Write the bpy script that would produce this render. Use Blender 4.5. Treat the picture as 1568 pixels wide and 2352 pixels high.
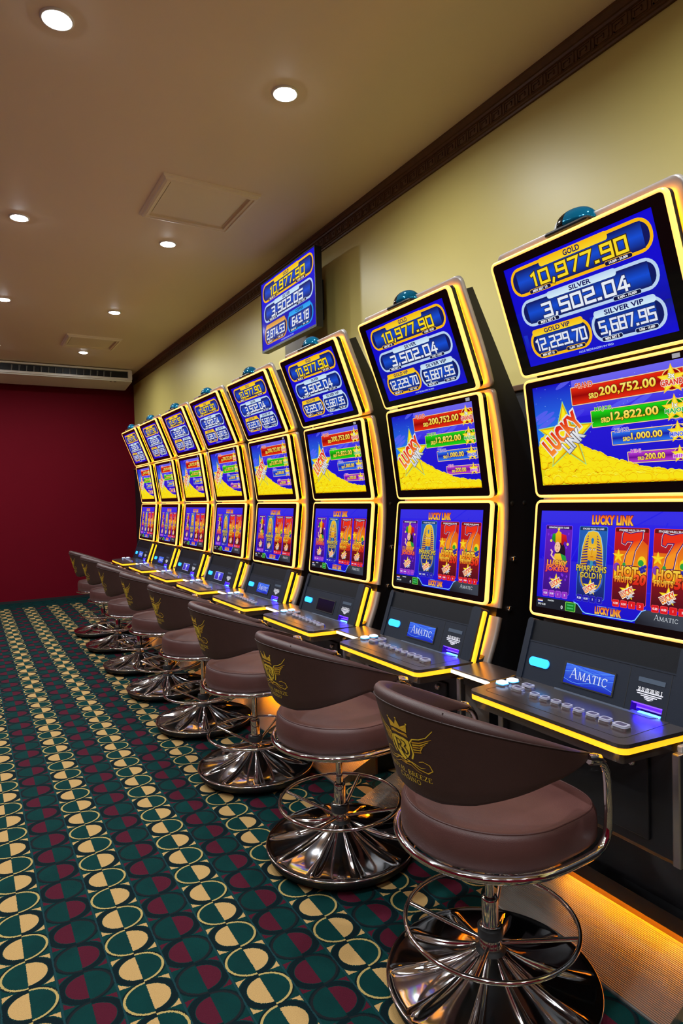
import bpy, math, random
from mathutils import Vector, Matrix
random.seed(7)
S = bpy.context.scene
for o in list(bpy.data.objects):
    bpy.data.objects.remove(o, do_unlink=True)
COL = S.collection
PI = math.pi
P = 0.88                      # spacing of the machines along the wall, metres
HC = 1.4696                   # camera height above the carpet

# ------------------------------------------------------------------ camera
F_PX, YAW, PITCH, ROLL = 1473.13, 0.530949, -0.025161, -0.025075
fw = Vector((math.sin(YAW)*math.cos(PITCH), math.cos(YAW)*math.cos(PITCH), math.sin(PITCH)))
rt = Vector((math.cos(YAW), -math.sin(YAW), 0)); up = rt.cross(fw)
r2 = rt*math.cos(ROLL)+up*math.sin(ROLL); u2 = -rt*math.sin(ROLL)+up*math.cos(ROLL)
cd = bpy.data.cameras.new('camera'); cam = bpy.data.objects.new('camera', cd); COL.objects.link(cam)
cd.sensor_fit = 'HORIZONTAL'; cd.sensor_width = 36; cd.lens = F_PX/1568*36; cd.clip_start = 0.05
m = Matrix((r2, u2, -fw)).transposed().to_4x4(); m.translation = (0, 0, HC); cam.matrix_world = m
S.camera = cam

# ------------------------------------------------------------------ world, exposure
w = bpy.data.worlds.new('world'); S.world = w; w.use_nodes = True
w.node_tree.nodes['Background'].inputs[0].default_value = (0.9, 0.95, 1, 1)
w.node_tree.nodes['Background'].inputs[1].default_value = 0.02
S.view_settings.view_transform = 'Standard'; S.view_settings.look = 'None'
S.view_settings.exposure = 0.0; S.view_settings.gamma = 1.0; S.view_settings.use_curve_mapping = False

LAMP_W = 18.0                 # power of each ceiling downlight
LED_S = 1.5                   # brightness of the yellow edge lighting
BACK_S = 11.0                  # brightness of the strips behind the screens
SCREEN_S = 0.93               # brightness of the displays

# ------------------------------------------------------------------ helpers
def lin(c):
    return tuple(((x/255)/12.92 if x <= 10.3 else ((x/255+0.055)/1.055)**2.4) for x in c[:3])

class N:                      # a value inside a node tree
    def __init__(s, nt, sock): s.nt, s.s = nt, sock
    def op(s, kind, *a):
        n = s.nt.nodes.new('ShaderNodeMath'); n.operation = kind
        for i, v in enumerate((s,)+a):
            if isinstance(v, N): s.nt.links.new(v.s, n.inputs[i])
            else: n.inputs[i].default_value = v
        return N(s.nt, n.outputs[0])
    def __add__(s, o): return s.op('ADD', o)
    def __sub__(s, o): return s.op('SUBTRACT', o)
    def __mul__(s, o): return s.op('MULTIPLY', o)
    def __truediv__(s, o): return s.op('DIVIDE', o)
    def gt(s, o): return s.op('GREATER_THAN', o)
    def lt(s, o): return s.op('LESS_THAN', o)
    def mod(s, o): return s.op('FLOORED_MODULO', o)
    def floor(s): return s.op('FLOOR')
    def frac(s): return s.op('FRACT')
    def abs(s): return s.op('ABSOLUTE')

def mat(name, col, rough=0.5, metal=0.0, noise=0, nscale=40, bump=0, bscale=200, emit=None, es=0, spec=0.5, coat=0):
    M = bpy.data.materials.new(name); M.use_nodes = True
    nt = M.node_tree; b = nt.nodes['Principled BSDF']
    c = lin(col)
    b.inputs['Base Color'].default_value = (*c, 1)
    b.inputs['Roughness'].default_value = rough; b.inputs['Metallic'].default_value = metal
    b.inputs['Specular IOR Level'].default_value = spec
    b.inputs['Coat Weight'].default_value = coat
    if emit:
        b.inputs['Emission Color'].default_value = (*lin(emit), 1); b.inputs['Emission Strength'].default_value = es
    if noise or bump:
        tc = nt.nodes.new('ShaderNodeTexCoord')
    if noise:
        n = nt.nodes.new('ShaderNodeTexNoise'); n.inputs['Scale'].default_value = nscale
        nt.links.new(tc.outputs['Object'], n.inputs['Vector'])
        mx = nt.nodes.new('ShaderNodeMix'); mx.data_type = 'RGBA'
        mx.inputs[6].default_value = (*[x*(1-noise) for x in c], 1); mx.inputs[7].default_value = (*[min(1, x*(1+noise)) for x in c], 1)
        nt.links.new(n.outputs[0], mx.inputs[0]); nt.links.new(mx.outputs[2], b.inputs['Base Color'])
    if bump:
        n = nt.nodes.new('ShaderNodeTexNoise'); n.inputs['Scale'].default_value = bscale; n.inputs['Detail'].default_value = 4
        nt.links.new(tc.outputs['Object'], n.inputs['Vector'])
        bp = nt.nodes.new('ShaderNodeBump'); bp.inputs['Strength'].default_value = bump; bp.inputs['Distance'].default_value = 0.002
        nt.links.new(n.outputs[0], bp.inputs['Height']); nt.links.new(bp.outputs[0], b.inputs['Normal'])
    return M

def rr(x0, y0, x1, y1, r, n=5):      # rounded rectangle outline, counter-clockwise
    pts = []
    for cx, cy, a in ((x1-r, y1-r, 0), (x0+r, y1-r, 90), (x0+r, y0+r, 180), (x1-r, y0+r, 270)):
        for i in range(n+1):
            t = math.radians(a+90*i/n); pts.append((cx+r*math.cos(t), cy+r*math.sin(t)))
    return pts

class MB:
    def __init__(s): s.v = []; s.f = []; s.m = []; s.sm = []; s.map = None
    def add(s, vs, fs, mi=0, smooth=False):
        o = len(s.v)
        s.v += [s.map(*p) if s.map else tuple(p) for p in vs]
        for f in fs: s.f.append([i+o for i in f]); s.m.append(mi); s.sm.append(smooth)
    def box(s, x0, x1, y0, y1, z0, z1, mi=0):
        vs = [(x, y, z) for z in (z0, z1) for y in (y0, y1) for x in (x0, x1)]
        s.add(vs, [(0, 2, 3, 1), (4, 5, 7, 6), (0, 1, 5, 4), (2, 6, 7, 3), (0, 4, 6, 2), (1, 3, 7, 5)], mi)
    def prism(s, poly, z0, z1, mi=0, smooth=False, caps=(1, 1)):      # poly in first two coordinates
        n = len(poly); vs = [(a, b, z0) for a, b in poly]+[(a, b, z1) for a, b in poly]
        fs = [(i, (i+1) % n, n+(i+1) % n, n+i) for i in range(n)]
        s.add(vs, fs, mi, smooth)
        if caps[0]: s.add([(a, b, z0) for a, b in poly], [tuple(range(n-1, -1, -1))], mi)
        if caps[1]: s.add([(a, b, z1) for a, b in poly], [tuple(range(n))], mi)
    def ring(s, outer, inner, z0, z1, mi=0, smooth=False):
        n = len(outer)
        vs = [(a, b, z0) for a, b in outer]+[(a, b, z1) for a, b in outer]+[(a, b, z1) for a, b in inner]+[(a, b, z0) for a, b in inner]
        fs = []
        for i in range(n):
            j = (i+1) % n
            fs += [(i, j, n+j, n+i), (n+i, n+j, 2*n+j, 2*n+i), (2*n+i, 2*n+j, 3*n+j, 3*n+i), (3*n+i, 3*n+j, j, i)]
        s.add(vs, fs, mi, smooth)
    def sweep(s, secs, closed_sec=True, mi=0, smooth=True, caps=True, loop=False):
        n = len(secs[0]); vs = [p for q in secs for p in q]; fs = []
        for k in range(len(secs) if loop else len(secs)-1):
            a, b = k*n, ((k+1) % len(secs))*n
            for i in range(n if closed_sec else n-1):
                j = (i+1) % n; fs.append((a+i, a+j, b+j, b+i))
        s.add(vs, fs, mi, smooth)
        if caps and not loop:
            s.add(secs[0], [tuple(range(n-1, -1, -1))], mi); s.add(secs[-1], [tuple(range(n))], mi)
    def lathe(s, prof, n=32, c=(0, 0), mi=0, smooth=True, rib=None):
        secs = []
        for k in range(n):
            t = 2*PI*k/n; q = []
            for r, z in prof:
                rr_, zz = rib(r, z, t) if rib else (r, z)
                q.append((c[0]+rr_*math.cos(t), c[1]+rr_*math.sin(t), zz))
            secs.append(q)
        s.sweep(secs, closed_sec=False, mi=mi, smooth=smooth, loop=True, caps=False)
    def tube(s, path, r, n=10, loop=False, mi=0):
        pts = [Vector(p) for p in path]; secs = []; N_ = len(pts)
        ref = None
        for i, p in enumerate(pts):
            a = pts[(i-1) % N_] if (loop or i) else p; b = pts[(i+1) % N_] if (loop or i < N_-1) else p
            t = (b-a).normalized()
            if ref is None:
                ref = t.orthogonal().normalized()
            ref = (ref-t*ref.dot(t)).normalized(); bi = t.cross(ref)
            secs.append([tuple(p+(ref*math.cos(2*PI*k/n)+bi*math.sin(2*PI*k/n))*r) for k in range(n)])
        if loop:                       # close without twist
            n_ = n
            first = secs[0]; last = secs[-1]
            best = min(range(n_), key=lambda d: sum((Vector(first[(k+d) % n_])-Vector(last[k])).length for k in range(n_)))
            secs.append([first[(k+best) % n_] for k in range(n_)])
            s.sweep(secs, mi=mi, caps=False)
        else:
            s.sweep(secs, mi=mi)
    def ball(s, c, r, n=12, m_=8, mi=0):
        prof = [(max(1e-5, r*math.sin(PI*i/m_)), c[2]-r*math.cos(PI*i/m_)) for i in range(m_+1)]
        s.lathe(prof, n, (c[0], c[1]), mi)
    def build(s, name, mats, parent=None, loc=None, bevel=0, seg=2, kind=None, **tags):
        me = bpy.data.meshes.new(name); me.from_pydata(s.v, [], s.f); me.update()
        mats = mats if isinstance(mats, (list, tuple)) else [mats]
        for q in mats: me.materials.append(q)
        me.polygons.foreach_set('material_index', s.m); me.polygons.foreach_set('use_smooth', s.sm)
        o = bpy.data.objects.new(name, me); COL.objects.link(o)
        if parent: o.parent = parent
        if loc: o.location = loc
        if bevel:
            b = o.modifiers.new('bevel', 'BEVEL'); b.width = bevel; b.segments = seg; b.limit_method = 'ANGLE'; b.angle_limit = math.radians(40)
        if kind: o['kind'] = kind
        for k, v in tags.items(): o[k] = v
        return o

def thing(name, label, cat, loc=(0, 0, 0), group=None, rz=0):
    o = bpy.data.objects.new(name, None); COL.objects.link(o); o.location = loc; o.rotation_euler = (0, 0, rz)
    o.empty_display_size = 0.1
    o['label'] = label; o['category'] = cat
    if group: o['group'] = group
    return o

def dup(root, loc, label, rz=0, skip=()):
    r = root.copy(); COL.objects.link(r); r.location = loc; r.rotation_euler = (0, 0, rz); r['label'] = label
    for ch in root.children:
        if ch.name.split('.')[0] in skip: continue
        c = ch.copy(); COL.objects.link(c); c.parent = r
        for g in ch.children:
            if g.name.split('.')[0] in skip: continue
            d = g.copy(); COL.objects.link(d); d.parent = c
    return r

# ------------------------------------------------------------------ flat artwork (screens, signs, emblems)
_tc = {}
def font_geo(txt, bold=0.0, sp=1.0):
    k = (txt, bold, sp)
    if k in _tc: return _tc[k]
    cu = bpy.data.curves.new('t', 'FONT'); cu.body = txt; cu.size = 1; cu.offset = bold; cu.space_character = sp; cu.resolution_u = 3; cu.fill_mode = 'BOTH'
    ob = bpy.data.objects.new('t', cu); COL.objects.link(ob)
    dg = bpy.context.evaluated_depsgraph_get(); me = ob.evaluated_get(dg).to_mesh()
    vs = [(v.co.x, v.co.y) for v in me.vertices]; fs = []
    for p in me.polygons:
        q = list(p.vertices)
        a = sum(vs[q[i]][0]*vs[q[(i+1) % len(q)]][1]-vs[q[(i+1) % len(q)]][0]*vs[q[i]][1] for i in range(len(q)))
        fs.append(q if a > 0 else q[::-1])
    ob.evaluated_get(dg).to_mesh_clear(); bpy.data.objects.remove(ob); bpy.data.curves.remove(cu)
    _tc[k] = (vs, fs); return _tc[k]

# square techno digits as strokes on a 2 x 3 grid
SEG = {'0': [[(0, 0), (0, 3), (2, 3), (2, 0), (0, 0)]], '1': [[(.3, 2.6), (1, 3), (1, 0)]], '2': [[(0, 3), (2, 3), (2, 1.6), (0, 1.4), (0, 0), (2, 0)]],
       '3': [[(0, 3), (2, 3), (2, 0), (0, 0)], [(.6, 1.5), (2, 1.5)]], '4': [[(2, .8), (0, .8), (1.2, 3), (1.4, 3)], [(1.4, 2), (1.4, 0)]],
       '5': [[(2, 3), (0, 3), (0, 1.6), (2, 1.6), (2, 0), (0, 0)]], '6': [[(2, 3), (0, 3), (0, 0), (2, 0), (2, 1.6), (0, 1.6)]], '7': [[(0, 3), (2, 3), (.8, 0)]],
       '8': [[(0, 0), (0, 3), (2, 3), (2, 0), (0, 0)], [(0, 1.5), (2, 1.5)]], '9': [[(0, 0), (2, 0), (2, 3), (0, 3), (0, 1.5), (2, 1.5)]],
       '.': [[(0, 0), (.01, 0)]], ',': [[(.25, .1), (0, -.7)]]}
# serif capitals as strokes on a 1 x 1 box: (points, width)
T, K = 0.055, 0.13
def _sf(x, y, w_=.2): return ([(x-w_/2, y), (x+w_/2, y)], .045)
SERIF = {
 'A': (.95, [([(.1, 0), (.47, 1)], T), ([(.47, 1), (.85, 0)], K), ([(.25, .35), (.7, .35)], T), _sf(.1, .02), _sf(.85, .02, .26)]),
 'M': (1.1, [([(.12, 0), (.16, 1)], T), ([(.16, 1), (.52, .05)], K), ([(.52, .05), (.92, 1)], T), ([(.92, 1), (.96, 0)], K), _sf(.12, .02), _sf(.96, .02, .28), _sf(.12, .98), _sf(.96, .98)]),
 'T': (.85, [([(.42, 0), (.42, 1)], K), ([(.04, .97), (.8, .97)], T), ([(.06, .97), (.04, .78)], T), ([(.78, .97), (.8, .78)], T), _sf(.42, .02, .3)]),
 'I': (.45, [([(.22, 0), (.22, 1)], K), _sf(.22, .02, .32), _sf(.22, .98, .32)]),
 'C': (.9, [([(.82, .75), (.66, .95), (.45, .99), (.22, .85), (.13, .5), (.22, .15), (.45, .01), (.68, .06), (.84, .24)], .085), ([(.82, .98), (.82, .72)], T)]),
 'R': (.9, [([(.18, 0), (.18, 1)], K), ([(.18, .97), (.55, .95), (.7, .75), (.55, .53), (.18, .5)], .075), ([(.42, .5), (.85, 0)], K), _sf(.18, .02, .3), _sf(.14, .98)]),
 'O': (1, [([(.5, .98), (.22, .86), (.12, .5), (.22, .14), (.5, .02), (.78, .14), (.88, .5), (.78, .86), (.5, .98)], .09)]),
 'Y': (.9, [([(.08, .98), (.45, .48)], K), ([(.84, .98), (.45, .48)], T), ([(.45, .5), (.45, 0)], K), _sf(.45, .02, .3), _sf(.1, .98), _sf(.82, .98)]),
 'L': (.8, [([(.2, 0), (.2, 1)], K), ([(.1, .03), (.74, .03)], T), ([(.72, .03), (.75, .26)], T), _sf(.2, .98, .3)]),
 'B': (.85, [([(.18, 0), (.18, 1)], K), ([(.1, .97), (.52, .95), (.66, .76), (.52, .55), (.2, .53)], .075), ([(.5, .54), (.74, .3), (.56, .05), (.1, .03)], .08)]),
 'E': (.8, [([(.18, 0), (.18, 1)], K), ([(.1, .97), (.68, .97)], T), ([(.2, .52), (.54, .52)], T), ([(.1, .03), (.72, .03)], T), ([(.67, .97), (.68, .78)], T), ([(.71, .03), (.73, .25)], T)]),
 'Z': (.85, [([(.12, .97), (.76, .97)], T), ([(.74, .97), (.1, .03)], K), ([(.08, .03), (.76, .03)], T), ([(.12, .97), (.1, .76)], T), ([(.76, .03), (.79, .25)], T)]),
 'S': (.75, [([(.64, .78), (.5, .96), (.3, .97), (.14, .8), (.22, .6), (.52, .44), (.64, .24), (.5, .04), (.28, .03), (.1, .22)], .09)]),
 'N': (1, [([(.14, 0), (.14, 1)], T), ([(.12, .98), (.84, .02)], K), ([(.84, 0), (.84, 1)], T), _sf(.14, .02), _sf(.1, .98), _sf(.84, .98)]),
 ' ': (.5, [])}

class Art:
    """flat coloured shapes collected into one mesh; x right, y up, in metres"""
    def __init__(s, W=1, H=1, dz=0.00018): s.W, s.H, s.dz = W, H, dz; s.v = []; s.f = []; s.c = []; s.xf = None; s.L = 0
    def X(s, u): return u*s.W
    def Y(s, v): return (1-v)*s.H
    def add(s, vs, fs, cols):
        o = len(s.v)
        for p in vs:
            x, y = s.xf(*p) if s.xf else p
            s.v.append((x, y, s.L*s.dz))
        for f in fs:
            s.f.append([i+o for i in f]); s.c.append([cols[i] for i in f])
    def poly(s, pts, col, layer=None, col2=None):
        if layer is not None: s.L = layer
        n = len(pts); a = sum(pts[i][0]*pts[(i+1) % n][1]-pts[(i+1) % n][0]*pts[i][1] for i in range(n))
        if a < 0: pts = pts[::-1]
        if col2 is None: cs = [col]*n
        else:
            y0 = min(p[1] for p in pts); y1 = max(p[1] for p in pts); h = max(1e-9, y1-y0)
            cs = [tuple(col2[k]+(col[k]-col2[k])*(p[1]-y0)/h for k in range(3)) for p in pts]
        s.add(pts, [tuple(range(n))], cs)
    def rect(s, x0, y0, x1, y1, col, layer=None, col2=None): s.poly([(x0, y0), (x1, y0), (x1, y1), (x0, y1)], col, layer, col2)
    def rrect(s, x0, y0, x1, y1, r, col, layer=None, col2=None):
        r = min(r, abs(x1-x0)/2*.999, abs(y1-y0)/2*.999); s.poly(rr(x0, y0, x1, y1, r, 6), col, layer, col2)
    def pillbox(s, x0, y0, x1, y1, r, t, col, fill, layer, fill2=None):
        s.rrect(x0, y0, x1, y1, r, col, layer); 
        if fill2:
            ym = (y0+y1)/2
            s.rrect(x0+t, y0+t, x1-t, y1-t, max(.0005, r-t), fill, layer+1)
            s.grad(x0+t+r*.45, y0+t*1.1, x1-t-r*.45, ym, fill, fill2, layer+2); s.grad(x0+t+r*.45, ym, x1-t-r*.45, y1-t*1.1, fill2, fill, layer+2)
        else: s.rrect(x0+t, y0+t, x1-t, y1-t, max(.0005, r-t), fill, layer+1)
    def grad(s, x0, y0, x1, y1, cb, ct, layer): s.rect(x0, y0, x1, y1, ct, layer, cb)
    def ell(s, cx, cy, rx, ry, col, layer=None, n=20, col2=None, rot=0):
        c_, s_ = math.cos(rot), math.sin(rot)
        s.poly([(cx+rx*math.cos(t)*c_-ry*math.sin(t)*s_, cy+rx*math.cos(t)*s_+ry*math.sin(t)*c_) for t in [2*PI*i/n for i in range(n)]], col, layer, col2)
    def star(s, cx, cy, R, col, layer, r=.42, rot=0, n=5, col2=None):
        pts = []
        for i in range(2*n):
            t = PI/2+rot+PI*i/n; q = R if i % 2 == 0 else R*r
            pts.append((cx+q*math.cos(t), cy+q*math.sin(t)))
        if layer is not None: s.L = layer
        c2 = col2 or col
        s.add([(cx, cy)]+pts, [(0, i+1, (i+1) % (2*n)+1) for i in range(2*n)], [col]+[c2 if i % 2 else col for i in range(2*n)])
    def stroke(s, pts, wd, col, layer=None, cap=True, w2=None):
        if layer is not None: s.L = layer
        pts = [Vector(p) for p in pts]; n = len(pts)
        if n < 2: return
        L = []; R_ = []
        for i, p in enumerate(pts):
            a = pts[i-1] if i else p; b = pts[i+1] if i < n-1 else p
            d1 = (p-a).normalized() if i else (b-p).normalized(); d2 = (b-p).normalized() if i < n-1 else d1
            nn = Vector((-(d1.y+d2.y), d1.x+d2.x))
            if nn.length < 1e-6: nn = Vector((-d1.y, d1.x))
            nn.normalize(); k = 1/max(.55, nn.dot(Vector((-d1.y, d1.x))))
            ww = wd if w2 is None else wd+(w2-wd)*i/(n-1)
            e = Vector((0, 0))
            if cap and i == 0: e = -d1*ww/2*.8
            if cap and i == n-1: e = d2*ww/2*.8
            L.append(p+e+nn*ww/2*k); R_.append(p+e-nn*ww/2*k)
        vs = [tuple(x) for x in R_]+[tuple(x) for x in L]
        s.add(vs, [(i, i+1, n+i+1, n+i) for i in range(n-1)], [col]*len(vs))
    def text(s, txt, cx, cy, h, col, layer, w=None, bold=.01, shear=0, rot=0, outline=None, ow=.03, col2=None):
        sp = 1+max(0, bold-.02)*3.2
        vs, fs = font_geo(txt, bold, sp)
        base, _ = font_geo(txt, 0.0, sp)
        if not vs: return
        x0 = min(p[0] for p in base); x1 = max(p[0] for p in base); y0 = min(p[1] for p in base); y1 = max(p[1] for p in base)
        hh = max(y1-y0, .4); sy = h/hh; sx = sy if w is None else w/max(.01, (x1-x0))
        c_, s_ = math.cos(rot), math.sin(rot)
        def tr(p):
            y = (p[1]-(y0+y1)/2)*sy; x = (p[0]-(x0+x1)/2)*sx+y*shear
            return (cx+x*c_-y*s_, cy+x*s_+y*c_)
        if outline:
            s.L = layer; ov, of = font_geo(txt, bold+ow, sp); s.add([tr(p) for p in ov], of, [outline]*len(ov)); layer += 1
        s.L = layer
        cs = [col]*len(vs) if col2 is None else [tuple(col2[k]+(col[k]-col2[k])*min(1, max(0, (p[1]-y0)/(y1-y0))) for k in range(3)) for p in vs]
        s.add([tr(p) for p in vs], fs, cs)
    def digits(s, txt, x0, x1, y0, y1, col, layer, outline=None, wd=.55, shear=0.0, ow=.45):
        widths = {'.': .5, ',': .5, '1': 1.4}; gap = .85
        tot = sum(widths.get(c, 2) for c in txt)+gap*(len(txt)-1)
        sx = (x1-x0)/tot; sy = (y1-y0)/3
        for col_, w_, ly in (((outline, wd+ow, layer), (col, wd, layer+1)) if outline else ((col, wd, layer),)):
            x = 0
            for c in txt:
                for st in SEG.get(c, []):
                    pts = []
                    for q in st: pts.append((x0+(x+q[0])*sx+shear*q[1]*sy, y0+q[1]*sy))
                    if c in '068' and len(st) == 5: pts = pts[:-1]+[pts[-1]]
                    if c == '.': s.rect(pts[0][0]-w_*sx*.55, pts[0][1]-w_*sy*.5, pts[0][0]+w_*sx*.55+.2*sx, pts[0][1]+w_*sy*.5, col_, ly)
                    else: s.stroke(pts, w_*min(sx, sy), col_, ly)
                x += widths.get(c, 2)+gap
    def serif(s, txt, cx, cy, h, col, layer, w=None, first=1.0, rot=0, sp=.06, shear=0, arc=0):
        tot = 0; lay = []
        for i, c in enumerate(txt):
            k = first if i == 0 else 1; lay.append((tot, k)); tot += (SERIF[c][0]+sp)*k
        sx = (w/tot) if w else h
        c_, s_ = math.cos(rot), math.sin(rot)
        for c, (x, k) in zip(txt, lay):
            for pts, wd in SERIF[c][1]:
                q = []
                for a, b in pts:
                    X = (x+a*k-tot/2)*sx; Y = (b*k-.5)*h; Y += arc*(1-(2*X/(tot*sx))**2); X += Y*shear
                    q.append((cx+X*c_-Y*s_, cy+X*s_+Y*c_))
                s.stroke(q, wd*h*(1 if k == 1 else 1.05), col, layer, cap=False)
    def mesh(s, name):
        me = bpy.data.meshes.new(name); me.from_pydata(s.v, [], s.f); me.update()
        a = me.color_attributes.new('Col', 'FLOAT_COLOR', 'CORNER'); buf = []
        cache = {}
        for cs in s.c:
            for c in cs:
                if c not in cache: cache[c] = (*lin(c), 1.0)
                buf.extend(cache[c])
        a.data.foreach_set('color', buf); return me

def art_material(name, emission, rough):
    M = bpy.data.materials.new(name); M.use_nodes = True; nt = M.node_tree; b = nt.nodes['Principled BSDF']
    at = nt.nodes.new('ShaderNodeAttribute'); at.attribute_name = 'Col'
    b.inputs['Roughness'].default_value = rough
    if emission:
        b.inputs['Base Color'].default_value = (.004, .004, .004, 1)
        nt.links.new(at.outputs['Color'], b.inputs['Emission Color']); b.inputs['Emission Strength'].default_value = emission
    else:
        nt.links.new(at.outputs['Color'], b.inputs['Base Color'])
    return M

# ------------------------------------------------------------------ materials
M_chrome = mat('chrome', (225, 226, 230), 0.07, 1.0)
M_steel = mat('brushed_steel', (190, 190, 195), 0.28, 1.0)
M_blackgl = mat('black_gloss', (9, 9, 10), 0.08, 0, spec=0.5)
M_black = mat('black_plastic', (15, 15, 17), 0.42, noise=.15)
M_body = mat('black_cabinet_paint', (17, 17, 20), 0.38, bump=.15, bscale=700)
M_dash = mat('dark_grey_plastic', (21, 28, 40), 0.45, spec=.25, bump=.2, bscale=900)
M_dash2 = mat('darker_grey_plastic', (10, 13, 19), 0.5, spec=.2, bump=.2, bscale=900)
M_deck = mat('dark_brown_laminate', (40, 35, 35), 0.33, noise=.12, nscale=12, bump=.06, bscale=500, coat=.35)
M_trim = mat('pale_silver_trim', (172, 166, 160), 0.33, 0.35)
M_deck.node_tree.nodes['Principled BSDF'].inputs['Coat Weight'].default_value = .7; M_deck.node_tree.nodes['Principled BSDF'].inputs['Coat IOR'].default_value = 2.1; M_deck.node_tree.nodes['Principled BSDF'].inputs['Coat Roughness'].default_value = .22
M_rubber = mat('black_rubber', (12, 12, 12), 0.6)
M_led = mat('yellow_edge_light', (255, 200, 80), 0.4, emit=(255, 180, 98), es=LED_S)
M_ledd = mat('amber_edge_light', (255, 190, 40), 0.4, emit=(255, 169, 24), es=LED_S*.9)
M_back = mat('amber_back_light', (255, 180, 20), 0.4, emit=(255, 154, 4), es=BACK_S)
M_white_led = mat('warm_white_edge_light', (255, 225, 190), 0.4, emit=(255, 228, 190), es=2.0)
M_lamp = mat('downlight_diffuser', (255, 255, 255), 0.4, emit=(245, 250, 255), es=130)
M_white = mat('white_enamel', (236, 233, 226), 0.35)
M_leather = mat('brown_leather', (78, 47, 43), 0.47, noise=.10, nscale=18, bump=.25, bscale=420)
M_leather_shade = mat('brown_leather_shaded', (60, 38, 35), 0.5, noise=.10, nscale=18, bump=.25, bscale=420)  # same leather as the seat, shade on the backrest put into a darker colour
M_seam = mat('dark_brown_piping', (48, 32, 30), 0.55)
M_cyan = mat('cyan_lamp', (60, 190, 255), 0.3, emit=(30, 132, 255), es=1.5)
M_blue = mat('blue_lamp', (30, 20, 255), 0.3, emit=(36, 16, 255), es=24)
M_cyanw = mat('cyan_white_lamp', (120, 225, 255), 0.3, emit=(110, 215, 255), es=1.3)
M_violet = mat('lit_violet_plastic', (150, 120, 220), 0.4, emit=(88, 30, 255), es=.9)
M_capw = mat('lit_white_button', (235, 240, 250), 0.35, emit=(225, 235, 255), es=.9)
M_cap = mat('clear_grey_button', (150, 150, 165), 0.3, emit=(120, 120, 150), es=.18)
M_capring = mat('button_glow_ring', (60, 180, 255), 0.3, emit=(40, 160, 255), es=1.2)
M_dome = mat('blue_mirror_dome', (10, 112, 152), 0.06, 0.6)
M_domeb = mat('clear_smoke_dome', (225, 225, 215), 0.12, 0.0, spec=.6)
M_art = art_material('screen_picture', SCREEN_S, 0.07)
M_gold = art_material('gold_print', 0, 0.35)
M_print = art_material('white_print', 0, 0.5)

# wall paints
M_yellow = mat('yellow_wall_paint', (198, 182, 104), 0.42, noise=.05, nscale=3, bump=.06, bscale=60)
M_ceil = mat('ceiling_paint', (240, 220, 196), 0.55, noise=.02, nscale=1)
M_red = mat('dark_red_wall_paint', (94, 0, 18), 0.7, noise=.05, nscale=4, spec=.1)
M_corn = mat('dark_stained_wood', (92, 60, 28), 0.45, noise=.25, nscale=30, bump=.2, bscale=120)
M_hatch = mat('hatch_paint', (242, 226, 200), 0.5)
M_dado = mat('black_wall_panel', (20, 19, 22), 0.5)

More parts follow.
